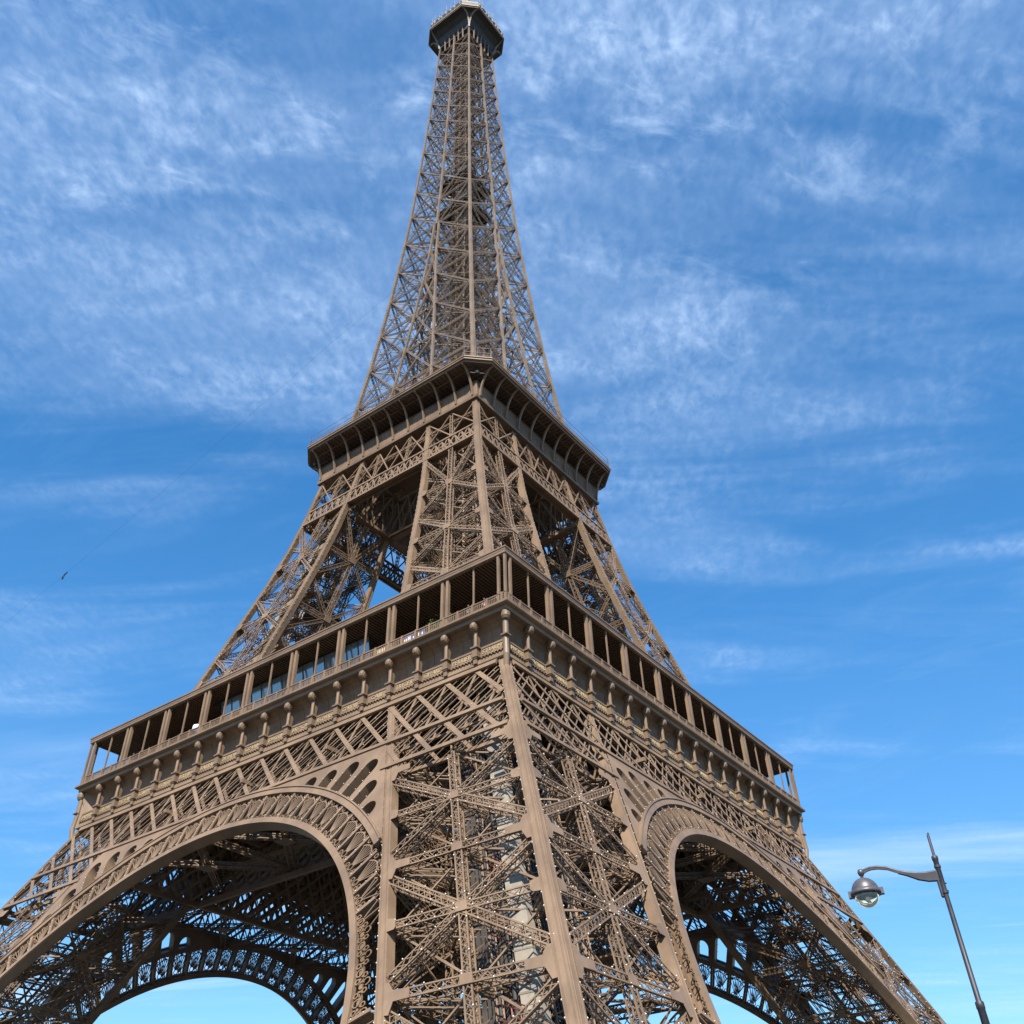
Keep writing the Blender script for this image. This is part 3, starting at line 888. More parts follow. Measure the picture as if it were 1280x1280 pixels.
# ---------------- upper piers (first to second platform)
m2 = MB(); bl2 = []
hs = np.array([54, 58, 64, 71, 79, 88, 95, 102, 109.6])
A2 = np.interp(hs, [55, 110], [.92, .80])
post(m2, hs, ridge, ridge, A2, True, bl2, (-1, -1))
post(m2, hs, ridge, lambda h: inn(h) - np.interp(h, [55, 110], [.92, .80]), A2, True, bl2, (-1, 0))
post(m2, hs, lambda h: inn(h) - np.interp(h, [55, 110], [.92, .80]), ridge, A2, True, bl2, (0, -1))
post(m2, hs, lambda h: inn(h) - .85, lambda h: inn(h) - .85, A2, True, None, (1, 1))
b2 = MB(); gm2 = m2
pan2 = [(100, 85.8), (85.8, 75.4), (75.4, 66), (66, 57)]
cen2 = [91.3, 80.3, 70.6, 61.3]
for k, (f, N) in enumerate(face_frames(2)):
    outer = k < 2; B_ = bl2 if outer else None
    N = nrm(N + np.array([0, 0, .28 if outer else -.2]))
    g = lambda t, h: f(t, h, -.15)
    for (ht, hb), hc in zip(pan2, cen2):
        c = g(.5, hc)
        for t0, h0 in ((0, ht - .4), (1, ht - .4), (0, hb + .2), (1, hb + .2)): lat(b2, g(t0, h0), c, N, .6, .55, .8, .12, .06, bulbs=B_)
        for t0 in (0, 1): lat(b2, g(t0, hc), c, N, .8, .6, .8, .13, .06, bulbs=B_)
        lat(b2, g(.5, ht), g(.5, hb), N, .8, .6, .8, .13, .06, bulbs=B_)
        cc_ = f(.5, hc, -.05); e = nrm(f(1, hc) - f(0, hc)); v = nrm(f(.5, hc + 1) - f(.5, hc)); sz = .62
        gm2.prism([cc_ - e * sz - v * .5, cc_ + e * sz - v * .5, cc_ + e * sz + v * .5, cc_ - e * sz + v * .5], N * .05)
        for t0, t1, h0, h1 in ((0, .5, hc, ht), (.5, 1, ht, hc), (0, .5, hc, hb), (.5, 1, hb, hc)):
            b2.bar(f(t0, h0, -1.1), f(t1, h1, -1.1), N, .13, .1); b2.bar(f(t0, h1, -1.05), f(t1, h0, -1.05), N, .1, .08)
        if outer:
            for side, t0 in ((1, 0), (-1, 1)):
                c0 = f(t0, hc); v = nrm(f(t0, hc + .5) - f(t0, hc - .5))
                gusset(gm2, lambda a, b_: c0 + e * (a + side * .4) + v * b_ + N * .015, N, False, side)
    # short struts above the girder, up to the platform
    for t0 in (0, .5):
        lat(b2, g(t0, 106.6), g(t0 + .5, 106.6), N, .5, .5, .8, .11, .06)
        b2.bar(g(t0, 103.2), g(t0 + .5, 109.2), N, .2, .16); b2.bar(g(t0 + .5, 103.2), g(t0, 109.2), N, .2, .16)
    lat(b2, g(.5, 103.2), g(.5, 109.4), N, .6, .5, .8, .12, .06)
i2 = MB()
for h in (100, 95.6, 91.3, 85.8, 80.3, 75.4, 70.6, 66, 61.3):
    for a_, c_ in (((.04, .04), (.96, .96)), ((.04, .96), (.96, .04)), ((.04, .5), (.96, .5)), ((.5, .04), (.5, .96))):
        lat(i2, pier(*a_, h), pier(*c_, h), [0, 0, 1.0], .5, .45, 1.0, .1, .055, False)
for (u0, v0) in ((.32, .32), (.68, .32), (.32, .68), (.68, .68)):
    for a_, c_ in zip((57, 66, 75.4, 85.8, 95.6), (66, 75.4, 85.8, 95.6, 108)):
        lat(i2, pier(u0, v0, a_), pier(u0, v0, c_), mw, .42, .4, .8, .1, .055, False)
for h in np.arange(57, 107, 2.4):
    for a_, c_ in (((.32, .32), (.68, .32)), ((.68, .32), (.68, .68)), ((.68, .68), (.32, .68)), ((.32, .68), (.32, .32))):
        i2.bar(pier(*a_, h), pier(*c_, h), [0, 0, 1.0], .15, .12); i2.bar(pier(*a_, h), pier(*c_, h + 2.4), mw, .09, .08)
t2 = MB()
for (u0, v0) in ((.4, .4), (.6, .4), (.4, .6), (.6, .6)):
    hh = np.arange(56, 110, 4.)
    for a_, c_ in zip(hh[:-1], hh[1:]): t2.bar(pier(u0, v0, a_), pier(u0, v0, c_), mw, .3, .24)
for h in np.arange(57, 108, 1.0): t2.bar(pier(.4, .4, h), pier(.6, .4, h), [0, 0, 1.0], .1, .1); t2.bar(pier(.4, .4, h), pier(.4, .6, h), [0, 0, 1.0], .1, .1)
hh = np.arange(56, 109, 2.)
d2 = MB(); d2.loft([[pier(.36, .25, h) + np.array(d) for d in ((-.5, -.28, 0), (.5, -.28, 0), (.5, .28, 0), (-.5, .28, 0))] for h in hh])
s2 = MB()
hz = np.arange(57, 106, 2.4)
for i, h in enumerate(hz):
    a_, c_ = ((.6, .2), (.88, .2)) if i % 2 == 0 else ((.88, .2), (.6, .2))
    p_, q_ = pier(*a_, h), pier(*c_, h + 2.4)
    for oy in (-.5, .5):
        s2.bar(p_ + [0, oy, 0], q_ + [0, oy, 0], [0, 1.0, 0], .22, .06); s2.bar(p_ + [0, oy, 1.05], q_ + [0, oy, 1.05], [0, 1.0, 0], .06, .06)
    s2.bar(p_, q_, [0, 0, 1.0], 1.0, .06); s2.box(q_ - [.8, .7, .05], q_ + [.8, .7, .05])
mcs = []                                                # dark lift machinery hung in the piers
for h in (63.5, 73.0, 83.0):
    mc2 = MB()
    c = pier(.62, .62, h); mc2.box(c - [2.4, 2.4, .15], c + [2.4, 2.4, .15]); mc2.box(c + [-1.3, -1.3, .15], c + [1.4, 1.4, 1.9])
    for zz_ in (.6, 1.2): mc2.bars([c + [-2.3, y, zz_] for y in (-2.3, 2.3)] + [c + [x, -2.3, zz_] for x in (-2.3, 2.3)], [c + [2.3, y, zz_] for y in (-2.3, 2.3)] + [c + [x, 2.3, zz_] for x in (-2.3, 2.3)], [0, 0, 1.0], .08, .08)
    mcs.append(mc2.mesh('lift_machinery', DARKM))
me2 = [(n, x.mesh(n, mm)) for n, x, mm in (('cross_bracing', b2, IRON), ('inner_bracing', i2, IRON), ('lift_track', t2, IRON), ('service_duct', d2, CREAM), ('staircase', s2, IRON))]
me_p2 = m2.mesh('upper_pier', IRON); me_bl2 = lamps(bl2, .075)
for a in Q4:
    p = link('upper_pier', me_p2, tower, a)
    for n, me in me2: link(n, me, p)
    for me in mcs: link('lift_machinery', me, p)
    link('sparkle_bulb', me_bl2, p, kind='stuff')

# girder under the second platform, on the outer and the inner planes
g2 = MB(); g2b = []
def plane_girder(mb, xf, nx, h0, h1, ext, cell, w, off):
    for h in (h0, h1): mb.bar([xf(h) + off, -ext(h), h], [xf(h) + off, ext(h), h], [nx, 0, 0.2], .34, .3)
    n = int(round(2 * ext(h0) / cell)); y0 = np.linspace(-ext(h0), ext(h0), n + 1); y1 = np.linspace(-ext(h1), ext(h1), n + 1)
    a = np.stack([0 * y0 + xf(h0) + off, y0, 0 * y0 + h0], -1); c = np.stack([0 * y1 + xf(h1) + off, y1, 0 * y1 + h1], -1)
    mb.bars(a[:-1], c[1:], [nx, 0, .2], w, .1); mb.bars(a[1:], c[:-1], [nx, 0, .2], w, .08)
    if cell < 2: mb.bars((a[:-1] + a[1:]) / 2, (c[1:] + np.roll(c, -2, 0)[:-1]) / 2 if False else c[1:], [nx, 0, .2], w * .6, .06)
for off in (0.1, 1.2):
    plane_girder(g2, lambda h: -float(W(h)), -1, 100.1, 102.9, lambda h: float(W(h)) - .7, 1.35, .24, off)
g2.bar([-float(W(101.5)) + .5, -17, 100.2], [-float(W(101.5)) + .5, 17, 100.2], [0, 0, 1.0], 1.1, .08)
s_ = np.arange(-16.5, 17, 1.1); g2b += [np.stack([0 * s_ - float(W(100.1)) - .15, s_, 0 * s_ + 100.1], -1), np.stack([0 * s_ - float(W(102.9)) - .1, s_, 0 * s_ + 102.9], -1)]
# struts between girder and platform in the middle of the face
for sg in (-1, 1):
    yi = float(I(103)) 
    for y0, y1 in ((yi * .0, yi * .45), (yi * .45, yi * .98)):
        f_ = lambda y, h: FL(sg * y, h, -.15)
        lat(g2, f_(y0, 106.6), f_(y1, 106.6), [-1.0, 0, .2], .5, .5, .8, .11, .06)
        g2.bar(f_(y0, 103), f_(y1, 109.2), [-1.0, 0, .2], .2, .16); g2.bar(f_(y1, 103), f_(y0, 109.2), [-1.0, 0, .2], .2, .16)
        lat(g2, f_(y1, 103), f_(y1, 109.2), [-1.0, 0, .2], .5, .4, .8, .11, .06)
g2i = MB()
plane_girder(g2i, lambda h: -float(I(h)) + .3, 1, 98.8, 106.5, lambda h: float(W(h)) - .8, 2.6, .3, 0.0)
plane_girder(g2i, lambda h: -float(I(h)) - .9, 1, 98.8, 106.5, lambda h: float(W(h)) - .8, 2.6, .25, 0.0)
g2i.bar([-float(I(98.8)), -16, 98.75], [-float(I(98.8)), 16, 98.75], [0, 0, 1.0], 1.0, .5)
me_g2, me_g2i, me_g2b = g2.mesh('platform_girder', IRON), g2i.mesh('inner_girder', IRON), lamps(g2b, .065)
for a in Q4:
    p = link('platform_girder', me_g2, tower, a); link('sparkle_bulb', me_g2b, p, kind='stuff')
    link('inner_girder', me_g2i, tower, a)

# ---------------- second platform
PW2, PC2 = 20.5, 3.2
def octring(w, c, h):
    return np.array([(-w, -w + c, h), (-w, w - c, h), (-w + c, w, h), (w - c, w, h), (w, w - c, h), (w, -w + c, h), (w - c, -w, h), (-w + c, -w, h)])
pl = MB()
pl.loft([octring(*x) for x in [(17.25, .02, 109.35), (17.4, .02, 109.35), (17.48, .02, 109.75), (17.25, .02, 109.85), (17.22, .02, 112.9), (16.9, .02, 112.95)]], cap=False)
pl.loft([octring(*x) for x in [(20.1, 3.0, 114.98), (20.15, 3.05, 114.95), (20.2, 3.1, 115.3), (PW2, PC2, 115.36), (PW2, PC2, 115.66), (PW2 + .1, PC2, 115.72), (PW2 + .1, PC2, 115.92), (20.0, 3.0, 116.0)]], cap=False)
ring_slab(pl, 17.2, 4.6, 109.4, 109.6)
ring_slab(pl, 17.1, 4.6, 115.4, 115.9)
plat2 = pl.build('second_platform', IRON, tower)
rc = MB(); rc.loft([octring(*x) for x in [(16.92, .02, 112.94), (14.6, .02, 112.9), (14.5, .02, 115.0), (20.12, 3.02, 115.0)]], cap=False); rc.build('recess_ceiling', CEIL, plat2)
bk = MB()
tq = np.linspace(0, math.pi / 2, 9)
tb = np.linspace(0, math.pi / 2, 13); arc = np.stack([17.45 + 2.6 * (1 - np.cos(tb)) ** .85, 109.9 + 5.0 * np.sin(tb)], -1)
P_ = np.stack([-arc[:, 0], 0 * arc[:, 0], arc[:, 1]], -1)
n_ = nrm(np.stack([-np.gradient(arc[:, 1]), 0 * arc[:, 0], -np.gradient(arc[:, 0])], -1))
bk.loft(np.stack([P_ + [0, -.14, 0] - n_ * .16, P_ + [0, .14, 0] - n_ * .16, P_ + [0, .14, 0] + n_ * .16, P_ + [0, -.14, 0] + n_ * .16], 1))
me_bk = bk.mesh('bracket', IRON)
wl = MB()
for y in np.arange(-17, 17.1, .55): wl.bar([-17.27, y, 109.9], [-17.25, y, 112.2], [-1.0, 0, 0], .05, .05)
wl.bar([-17.3, -17.2, 112.85], [-17.3, 17.2, 112.85], [1.0, 0, 0], .12, .1); wl.bar([-18.4, -17.5, 114.8], [-18.4, 17.5, 114.8], [0, 0, 1.0], .2, .12)
for y in np.arange(-16.6, 16.7, .83): wl.bar([-15, y, 114.88], [-20, y, 114.88], [0, 0, -1.0], .10, .12)
me_wl = wl.mesh('wall_panel', IRON)
r2 = MB()
for z in (116.5, 117.1, 118.2): r2.bar([-20.35, -17.2, z], [-20.35, 17.2, z], [0, 0, 1.0], .05, .05); r2.bar([-20.35, -17.2, z], [-17.2, -20.35, z], [0, 0, 1.0], .05, .05)
yy = np.arange(-16.6, 16.7, 1.65); r2.bars(np.stack([0 * yy - 19.62, yy, 0 * yy + 115.9], -1), np.stack([0 * yy - 19.62, yy, 0 * yy + 118.25], -1), [1.0, 0, 0], .09, .09)
yy = np.arange(-16.6, 16.7, .28); r2.bars(np.stack([0 * yy - 19.6, yy, 0 * yy + 115.9], -1), np.stack([0 * yy - 19.6, yy, 0 * yy + 117.1], -1), [1.0, 0, 0], .03, .03)
yy = np.linspace(0, 3, 5); r2.bars(np.stack([-20.35 + yy, -17.2 - yy, 0 * yy + 115.9], -1), np.stack([-20.35 + yy, -17.2 - yy, 0 * yy + 118.25], -1), [1.0, 0, 0], .08, .08)
me_r2 = r2.mesh('safety_railing', IRON)
kb = MB()                                               # floodlight under the chamfered corner
kb.lathe([(.05, 113.5), (.3, 113.55), (.42, 113.9), (.16, 114.1), (.08, 114.98)], (-17.9, -17.9, 0), 12); kb.bar([-18.7, -17.1, 113.7], [-17.1, -18.7, 113.7], [0, 0, 1.0], .07, .07)
me_kb = kb.mesh('corner_lamp', DARKM)
for a in Q4:
    p = link('wall_panel', me_wl, plat2, a)
    for k in range(11): link('bracket', me_bk, plat2, loc=None, rot=a).location = Matrix.Rotation(a, 3, 'Z') @ Vector((0, -16.6 + 3.32 * k, 0))
    link('safety_railing', me_r2, plat2, a); link('corner_lamp', me_kb, plat2, a)

# ---------------- spire from the second platform to the summit
HH = np.array([116.5, 127.7, 137.9, 148.2, 158.8, 168.8, 178.8, 189.0, 199.0, 207.8, 216.4, 224.7, 232.5, 240.2, 247.6, 254.7, 261.6, 268.3])
sp3 = MB(); b3 = MB(); bl3 = []
hs = np.concatenate([HH, [273]])
A3 = lambda h: np.interp(h, [116, 160, 200, 276], [.66, .54, .44, .34])
post(sp3, hs, ridge, ridge, A3(hs), True, bl3, (-1, -1), .8)
low = hs[hs < 176]
post(sp3, np.append(low, 178.8), ridge, lambda h: inn(h) - .42, .42, True, bl3, (-1, 0), 1.0)
post(sp3, np.append(low, 178.8), lambda h: inn(h) - .42, ridge, .42, True, bl3, (0, -1), 1.0)
post(sp3, np.append(low, 178.8), lambda h: inn(h) - .42, lambda h: inn(h) - .42, .42, False, None, (0, 0))
hi = hs[hs >= 178]
post(sp3, hi, ridge, lambda h: 0 * h - .22, .44 + 0 * hi, True, bl3, (-1, 0), .9)
def q3(f, t, h): return f(t, h)
for i, (a_, c_) in enumerate(zip(HH[:-1], HH[1:])):
    merged = a_ > 175
    for k in range(2 if merged else 4):
        if merged:
            f = [lambda t, h: np.array([-W(h) + .2, -(W(h) - .4) * (1 - t), h]), lambda t, h: np.array([-(W(h) - .4) * (1 - t), -W(h) + .2, h])][k]
        else:
            ff, _n = face_frames(3)[k]
            f = lambda t, h, ff=ff: ff(t, h, -.12)
        N = [np.array([-1.0, 0, .1]), np.array([0, -1.0, .1]), np.array([1.0, 0, 0]), np.array([0, 1.0, 0])][k]
        wd = np.interp(a_, [116, 270], [.46, .30])
        lat(b3, f(0, c_), f(1, c_), N, wd, wd * .8, .55, .10, .045, False, bulbs=bl3 if k < 2 else None)
        lat(b3, f(0, a_), f(1, c_), N, wd * .72, wd * .6, .6, .075, .035, False); lat(b3, f(1, a_), f(0, c_), N, wd * .72, wd * .6, .6, .075, .035, False)
        # second, slighter layer of diagonals behind
        off = -N * .9
        b3.bar(f(0, a_) + off, f(1, c_) + off, N, .10, .07); b3.bar(f(1, a_) + off, f(0, c_) + off, N, .10, .07)
        h1_, h2_ = (a_ * 2 + c_) / 3, (a_ + c_ * 2) / 3
        for p0, p1 in ((a_, h2_), (h1_, c_)):
            b3.bar(f(0, p0) + off * .5, f(1, p1) + off * .5, N, .075, .06); b3.bar(f(1, p0) + off * .5, f(0, p1) + off * .5, N, .075, .06)
        hm = (a_ + c_) / 2; b3.bar(f(0, hm) + off, f(1, hm) + off, N, .09, .07)
    # the whole-width faces of the shaft: bracing of the gap, and diaphragms
    if not merged:
        y0, y1 = float(I(a_)), float(I(c_))
        if y0 > .7:
            A_ = lambda s, h: FL(s, h, -.4)
            lat(b3, A_(-y1, c_), A_(y1, c_), [-1.0, 0, .1], .4, .35, .6, .11, .05, False)
            lat(b3, A_(-y0, a_), A_(y1, c_), [-1.0, 0, .1], .38, .3, .6, .11, .05, False); lat(b3, A_(y0, a_), A_(-y1, c_), [-1.0, 0, .1], .38, .3, .6, .11, .05, False)
    w_ = float(W(c_)) - .4
    for P0, P1 in (((-w_, -w_), (0, 0)), ((-w_, 0), (0, -w_)), ((-w_, 0), (0, 0)), ((-w_, 0), (0, w_))):
        b3.bar([*P0, c_], [*P1, c_], [0, 0, 1.0], .2, .16)
    hm = (a_ + c_) / 2; wm = float(W(hm)) - .4
    b3.bar([-wm, -wm, hm], [0, 0, c_], [0, 0, 1.0], .12, .1); b3.bar([-w_, -w_, c_], [-wm * .3, -wm * .3, a_], [0, 0, 1.0], .12, .1)
me_s3, me_b3, me_bl3 = sp3.mesh('spire', IRON_TOP), b3.mesh('cross_bracing', IRON_TOP), lamps(bl3, .08)
for a in Q4:
    p = link('spire', me_s3, tower, a); link('cross_bracing', me_b3, p); link('sparkle_bulb', me_bl3, p, kind='stuff')
co = MB()
for x, y in ((-1.9, -1.9), (1.9, -1.9), (1.9, 1.9), (-1.9, 1.9), (0, -1.9), (0, 1.9), (-1.9, 0), (1.9, 0)):
    co.bar([x, y, 116], [x, y, 272], [1.0, 0, 0], .26, .26)
for h in np.arange(116, 271, 2.6):
    for (a0, c0) in (((-1.9, -1.9), (1.9, -1.9)), ((1.9, -1.9), (1.9, 1.9)), ((1.9, 1.9), (-1.9, 1.9)), ((-1.9, 1.9), (-1.9, -1.9))):
        co.bar([*a0, h], [*c0, h], [0, 0, 1.0], .2, .16); co.bar([*a0, h], [*c0, h + 2.6], [a0[0] + c0[0], a0[1] + c0[1], 0], .13, .1); co.bar([*c0, h], [*a0, h + 2.6], [a0[0] + c0[0], a0[1] + c0[1], 0], .12, .1)
for x in (-.8, .8): co.bar([x, -.2, 116], [x, -.2, 270], [0, 1.0, 0], .5, .12)
core = co.build('lift_core', IRON_TOP, tower)
sx = MB()                                               # spiral stair beside the core
q = np.arange(0, 60 * 2 * math.pi, math.pi / 6)
pp = np.stack([-3.2 + .8 * np.cos(q), -.8 + .8 * np.sin(q), 116 + 150 * q / q[-1]], -1)
sx.bars(pp[:-1], pp[1:], [0, 0, 1.0], .3, .05); sx.bars(pp[:-1] + [0, 0, 1], pp[1:] + [0, 0, 1], [0, 0, 1.0], .06, .06); sx.bar([-3.2, -.8, 116], [-3.2, -.8, 266], [1.0, 0, 0], .2, .2)
sx.build('spiral_stair', IRON, core)
for hq, w_ in ((202.5, 4.6), (191.5, 4.6)):
    ip = MB()
    ring_slab(ip, w_, 2.1, hq, hq + .2)
    for x in np.arange(-w_, w_ + .1, 1.1): ip.bar([x, -w_, hq - .2], [x, w_, hq - .2], [0, 0, 1.0], .12, .35)
    ip.box([-w_ + .6, -w_ + .6, hq + .2], [-2.2, -1.2, hq + 2.9]); ip.box([2.2, .8, hq + .2], [w_ - .6, w_ - .6, hq + 2.6]); ip.box([1.4, -w_ + 1, hq + .2], [w_ - .5, -2.3, hq + 2.2])
    for h in (hq + .7, hq + 1.2):
        for s_ in (-1, 1): ip.bar([s_ * w_, -w_, h], [s_ * w_, w_, h], [0, 0, 1.0], .05, .05); ip.bar([-w_, s_ * w_, h], [w_, s_ * w_, h], [0, 0, 1.0], .05, .05)
    ip.build('intermediate_platform', SHAFT, tower)

# ---------------- summit
TW, TC = 9.1, 3.4
tp = MB()
prof = [(5.25, .05, 270.2), (5.4, .1, 272.5), (6.2, .8, 274.2), (7.6, 2.3, 275.3), (8.9, 3.3, 275.7), (TW, TC, 275.7), (TW, TC, 276.5), (TW + .15, TC, 276.55), (TW + .15, TC, 276.8), (8.9, TC, 276.85), (8.9, TC, 277.0), (9.1, TC, 279.4), (8.7, TC, 279.7), (7.4, 2.8, 281.4), (6.6, 2.5, 281.5), (6.5, 2.5, 284.2), (3.8, 1.4, 285.6), (3.6, 1.3, 288.5), (2.2, .9, 290.2), (1.2, .5, 291)]
tp.loft([octring(*x) for x in prof], cap=True)
me_bar = MB()
summit = tp.build('summit_platform', DARKM, tower, loc=(0, 0, 1.9))
ed = MB(); ed.loft([octring(*x) for x in ((TW - .1, TC, 275.65), (TW + .05, TC, 275.65), (TW + .05, TC, 276.0), (TW + .22, TC, 276.05), (TW + .22, TC, 276.75), (TW - .1, TC, 276.8))], cap=False)
ed.build('floor_edge', IRON_TOP, summit)
sb = MB()
arc = np.stack([5.45 + 3.5 * (1 - np.cos(tq)), 269.6 + 6.1 * np.sin(tq)], -1)
for d0, d1 in (((-1, -1), (-1, -.63)), ((-1, -1), (-.63, -1))):
    pts = []
    for w_, h in arc:
        f_ = (w_ - 5.45) / 3.5; pts.append((d0[0] * w_ * (1 - f_) + d1[0] * w_ * f_, d0[1] * w_ * (1 - f_) + d1[1] * w_ * f_, h))
    pts = np.array(pts); sb.bars(pts[:-1], pts[1:], [-1.0, -1, -.5], .42, .3)
for x in (-3.2, -1.6, 0, 1.6, 3.2): sb.bar([-5.35, x, 266], [-5.55, x, 273], [1.0, 0, 0], .3, .3)
me_sb = sb.mesh('bracket', IRON_TOP)
ar = MB()
for z in (277.5, 278.4): ar.bars([[-9.2, -5.6, z], [-9.2, -5.6, z]], [[-9.2, 5.6, z], [-5.6, -9.2, z]], [0, 0, 1.0], .05, .05)
me_ar = ar.mesh('summit_railing', IRON)
an = MB(); an.tube([(0, 0, 0), (0, 0, 1.6), (0, 0, 2.4)], [.05, .04, .02], 5); an.bar([-.3, 0, 1.2], [.3, 0, 1.2], [0, 0, 1.0], .05, .05); an.box([-.12, -.1, .3], [.12, .1, .9])
me_an = an.mesh('antenna', CLOTH[3])
for a in Q4:
    link('bracket', me_sb, summit, a); link('summit_railing', me_ar, summit, a)
    for k, s_ in enumerate((-5.2, -3.4, -2.1, -.4, 1.5, 2.6, 4.4, 5.3)):
        v = Matrix.Rotation(a, 3, 'Z') @ Vector((-9.25, s_ + .3 * math.sin(7 * k + a), 276.8)); o = link('antenna', me_an, summit, loc=v); o.scale = (1.8, 1.8, 2.0 * (.7, 1.2, .9, 1.4, 1.0, .8, 1.3, 1.1)[k])
mast = MB(); mast.loft([octring(w_, w_ * .3, h) for w_, h in ((1.1, 290.5), (.9, 300), (.5, 312), (.25, 324))])
mast.build('antenna_mast', IRON, summit)

# ================================================================ things on the first gallery
def on_gallery(s, depth, side=0):
    x, y = -35.0 + depth, s
    return (x, y, 55.96) if side == 0 else (-y, x, 55.96)
pv = thing('glass_pavilion', 'blue grey glass pavilion front standing behind the left gallery posts', 'pavilion', (-30.9, 0, 55.96))
q = MB(); q.box([0, -13, 0], [.25, 13.9, .5]); q.box([-1.2, -13, 5.55], [-.8, 13.9, 5.62]); q.build('frame', DARKM, pv)
q = MB()
for y in np.arange(-13, 12.1, 1.8): q.prism([(0.05, y + .06, .5), (.05, y + 1.74, .5), (-1.1, y + 1.74, 5.6), (-1.1, y + .06, 5.6)], [.06, 0, 0])
q.build('window', PAVG, pv)
q = MB()
for y in np.arange(-13, 14, 1.8): q.bar([.02, y, .5], [-1.13, y, 5.6], [-1.0, 0, 0], .1, .1)
q.build('mullions', LAMPA, pv)

def board(name, label, cat, s, depth, w, h, z0, m_, mframe=None, rot=0):
    t = thing(name, label, cat, on_gallery(s, depth), rotz=rot)
    q = MB(); q.box([-.03, -w / 2, z0], [.03, w / 2, z0 + h]); q.build('panel', m_, t)
    q = MB()
    for y in (-w / 2, w / 2): q.tube([(0.06, y, 0), (0.06, y, z0 + h + .1)], .04, 6)
    q.build('pole', LAMPP, t)
    return t
board('sign_board', 'beige sign board standing behind the left gallery railing', 'sign', -17.0, 1.8, 2.4, 1.0, 1.2, BEIGE)
t = thing('sign_board', 'blue and white sign board next to the beige one on the left gallery', 'sign', on_gallery(-21.4, 1.6))
q = MB(); q.box([-.03, -1.5, 1.1], [.03, 1.5, 2.1]); q.build('panel', BLUEP, t)
q = MB()
for y, z in ((-1.1, 1.55), (-.5, 1.7), (.1, 1.45), (.7, 1.7), (1.2, 1.5)): q.box([-.06, y - .18, z - .25], [-.035, y + .18, z + .25])
q.build('white_shapes', WHITEP, t)
q = MB()
for y in (-1.5, 1.5): q.tube([(0.06, y, 0), (0.06, y, 2.2)], .04, 6)
q.build('pole', LAMPP, t)
# canvas awning
t = thing('awning', 'dull red pointed canvas awning behind the left gallery railing', 'awning', on_gallery(9.0, 2.0))
q = MB(); q.add([(0, -2.2, 2.6), (0, 2.2, 1.7), (2.2, 2.2, 2.4), (2.2, -2.2, 3.4), (0, -2.2, 2.5), (0, 2.2, 1.6), (2.2, 2.2, 2.3), (2.2, -2.2, 3.3)], [[0, 1, 2, 3], [7, 6, 5, 4], [0, 4, 5, 1], [1, 5, 6, 2], [2, 6, 7, 3], [3, 7, 4, 0]]); q.build('canvas', PINKC, t)
q = MB()
for x, y, z in ((0, -2.2, 2.6), (0, 2.2, 1.7), (2.2, 2.2, 2.4), (2.2, -2.2, 3.4)): q.tube([(x, y, 0), (x, y, z)], .05, 6)
q.build('pole', LAMPP, t)
t = thing('flag', 'small white and blue flag hanging near the dull red awning', 'flag', on_gallery(13.4, 1.2))
yy = np.linspace(0, 1.5, 9); wv = .12 * np.sin(yy * 5)
for nm, z0, z1, mm in (('white_cloth', 2.0, 2.5, WHITEP), ('blue_cloth', 1.55, 2.0, BLUEP)):
    q = MB(); q.loft([[(w_ - .01, y, z0), (w_ + .01, y, z0), (w_ + .01, y, z1), (w_ - .01, y, z1)] for y, w_ in zip(yy, wv)]); q.build(nm, mm, t)
q = MB(); q.tube([(0, 0, 0), (0, 0, 2.7)], .035, 6); q.build('pole', LAMPP, t)
t = thing('planter', 'green leafy shrub in a planter behind the left gallery railing', 'planter', on_gallery(-25.0, 1.3))
q = MB(); q.box([-.4, -1.5, 0], [.4, 1.5, .8]); q.box([-.45, -1.55, .74], [.45, 1.55, .84]); q.build('trough', LAMPP, t)
q = MB(); n = 1500; c = np.stack([RNG.normal(0, .25, n), RNG.uniform(-1.5, 1.5, n), .85 + np.abs(RNG.normal(0, .55, n))], -1); d = nrm(RNG.normal(size=(n, 3))); e = nrm(np.cross(d, RNG.normal(size=(n, 3))))
q.add(np.stack([c - d * .11, c + e * .05, c + d * .11, c - e * .05], 1), np.arange(4 * n).reshape(-1, 4)); q.build('foliage', LEAF, t)

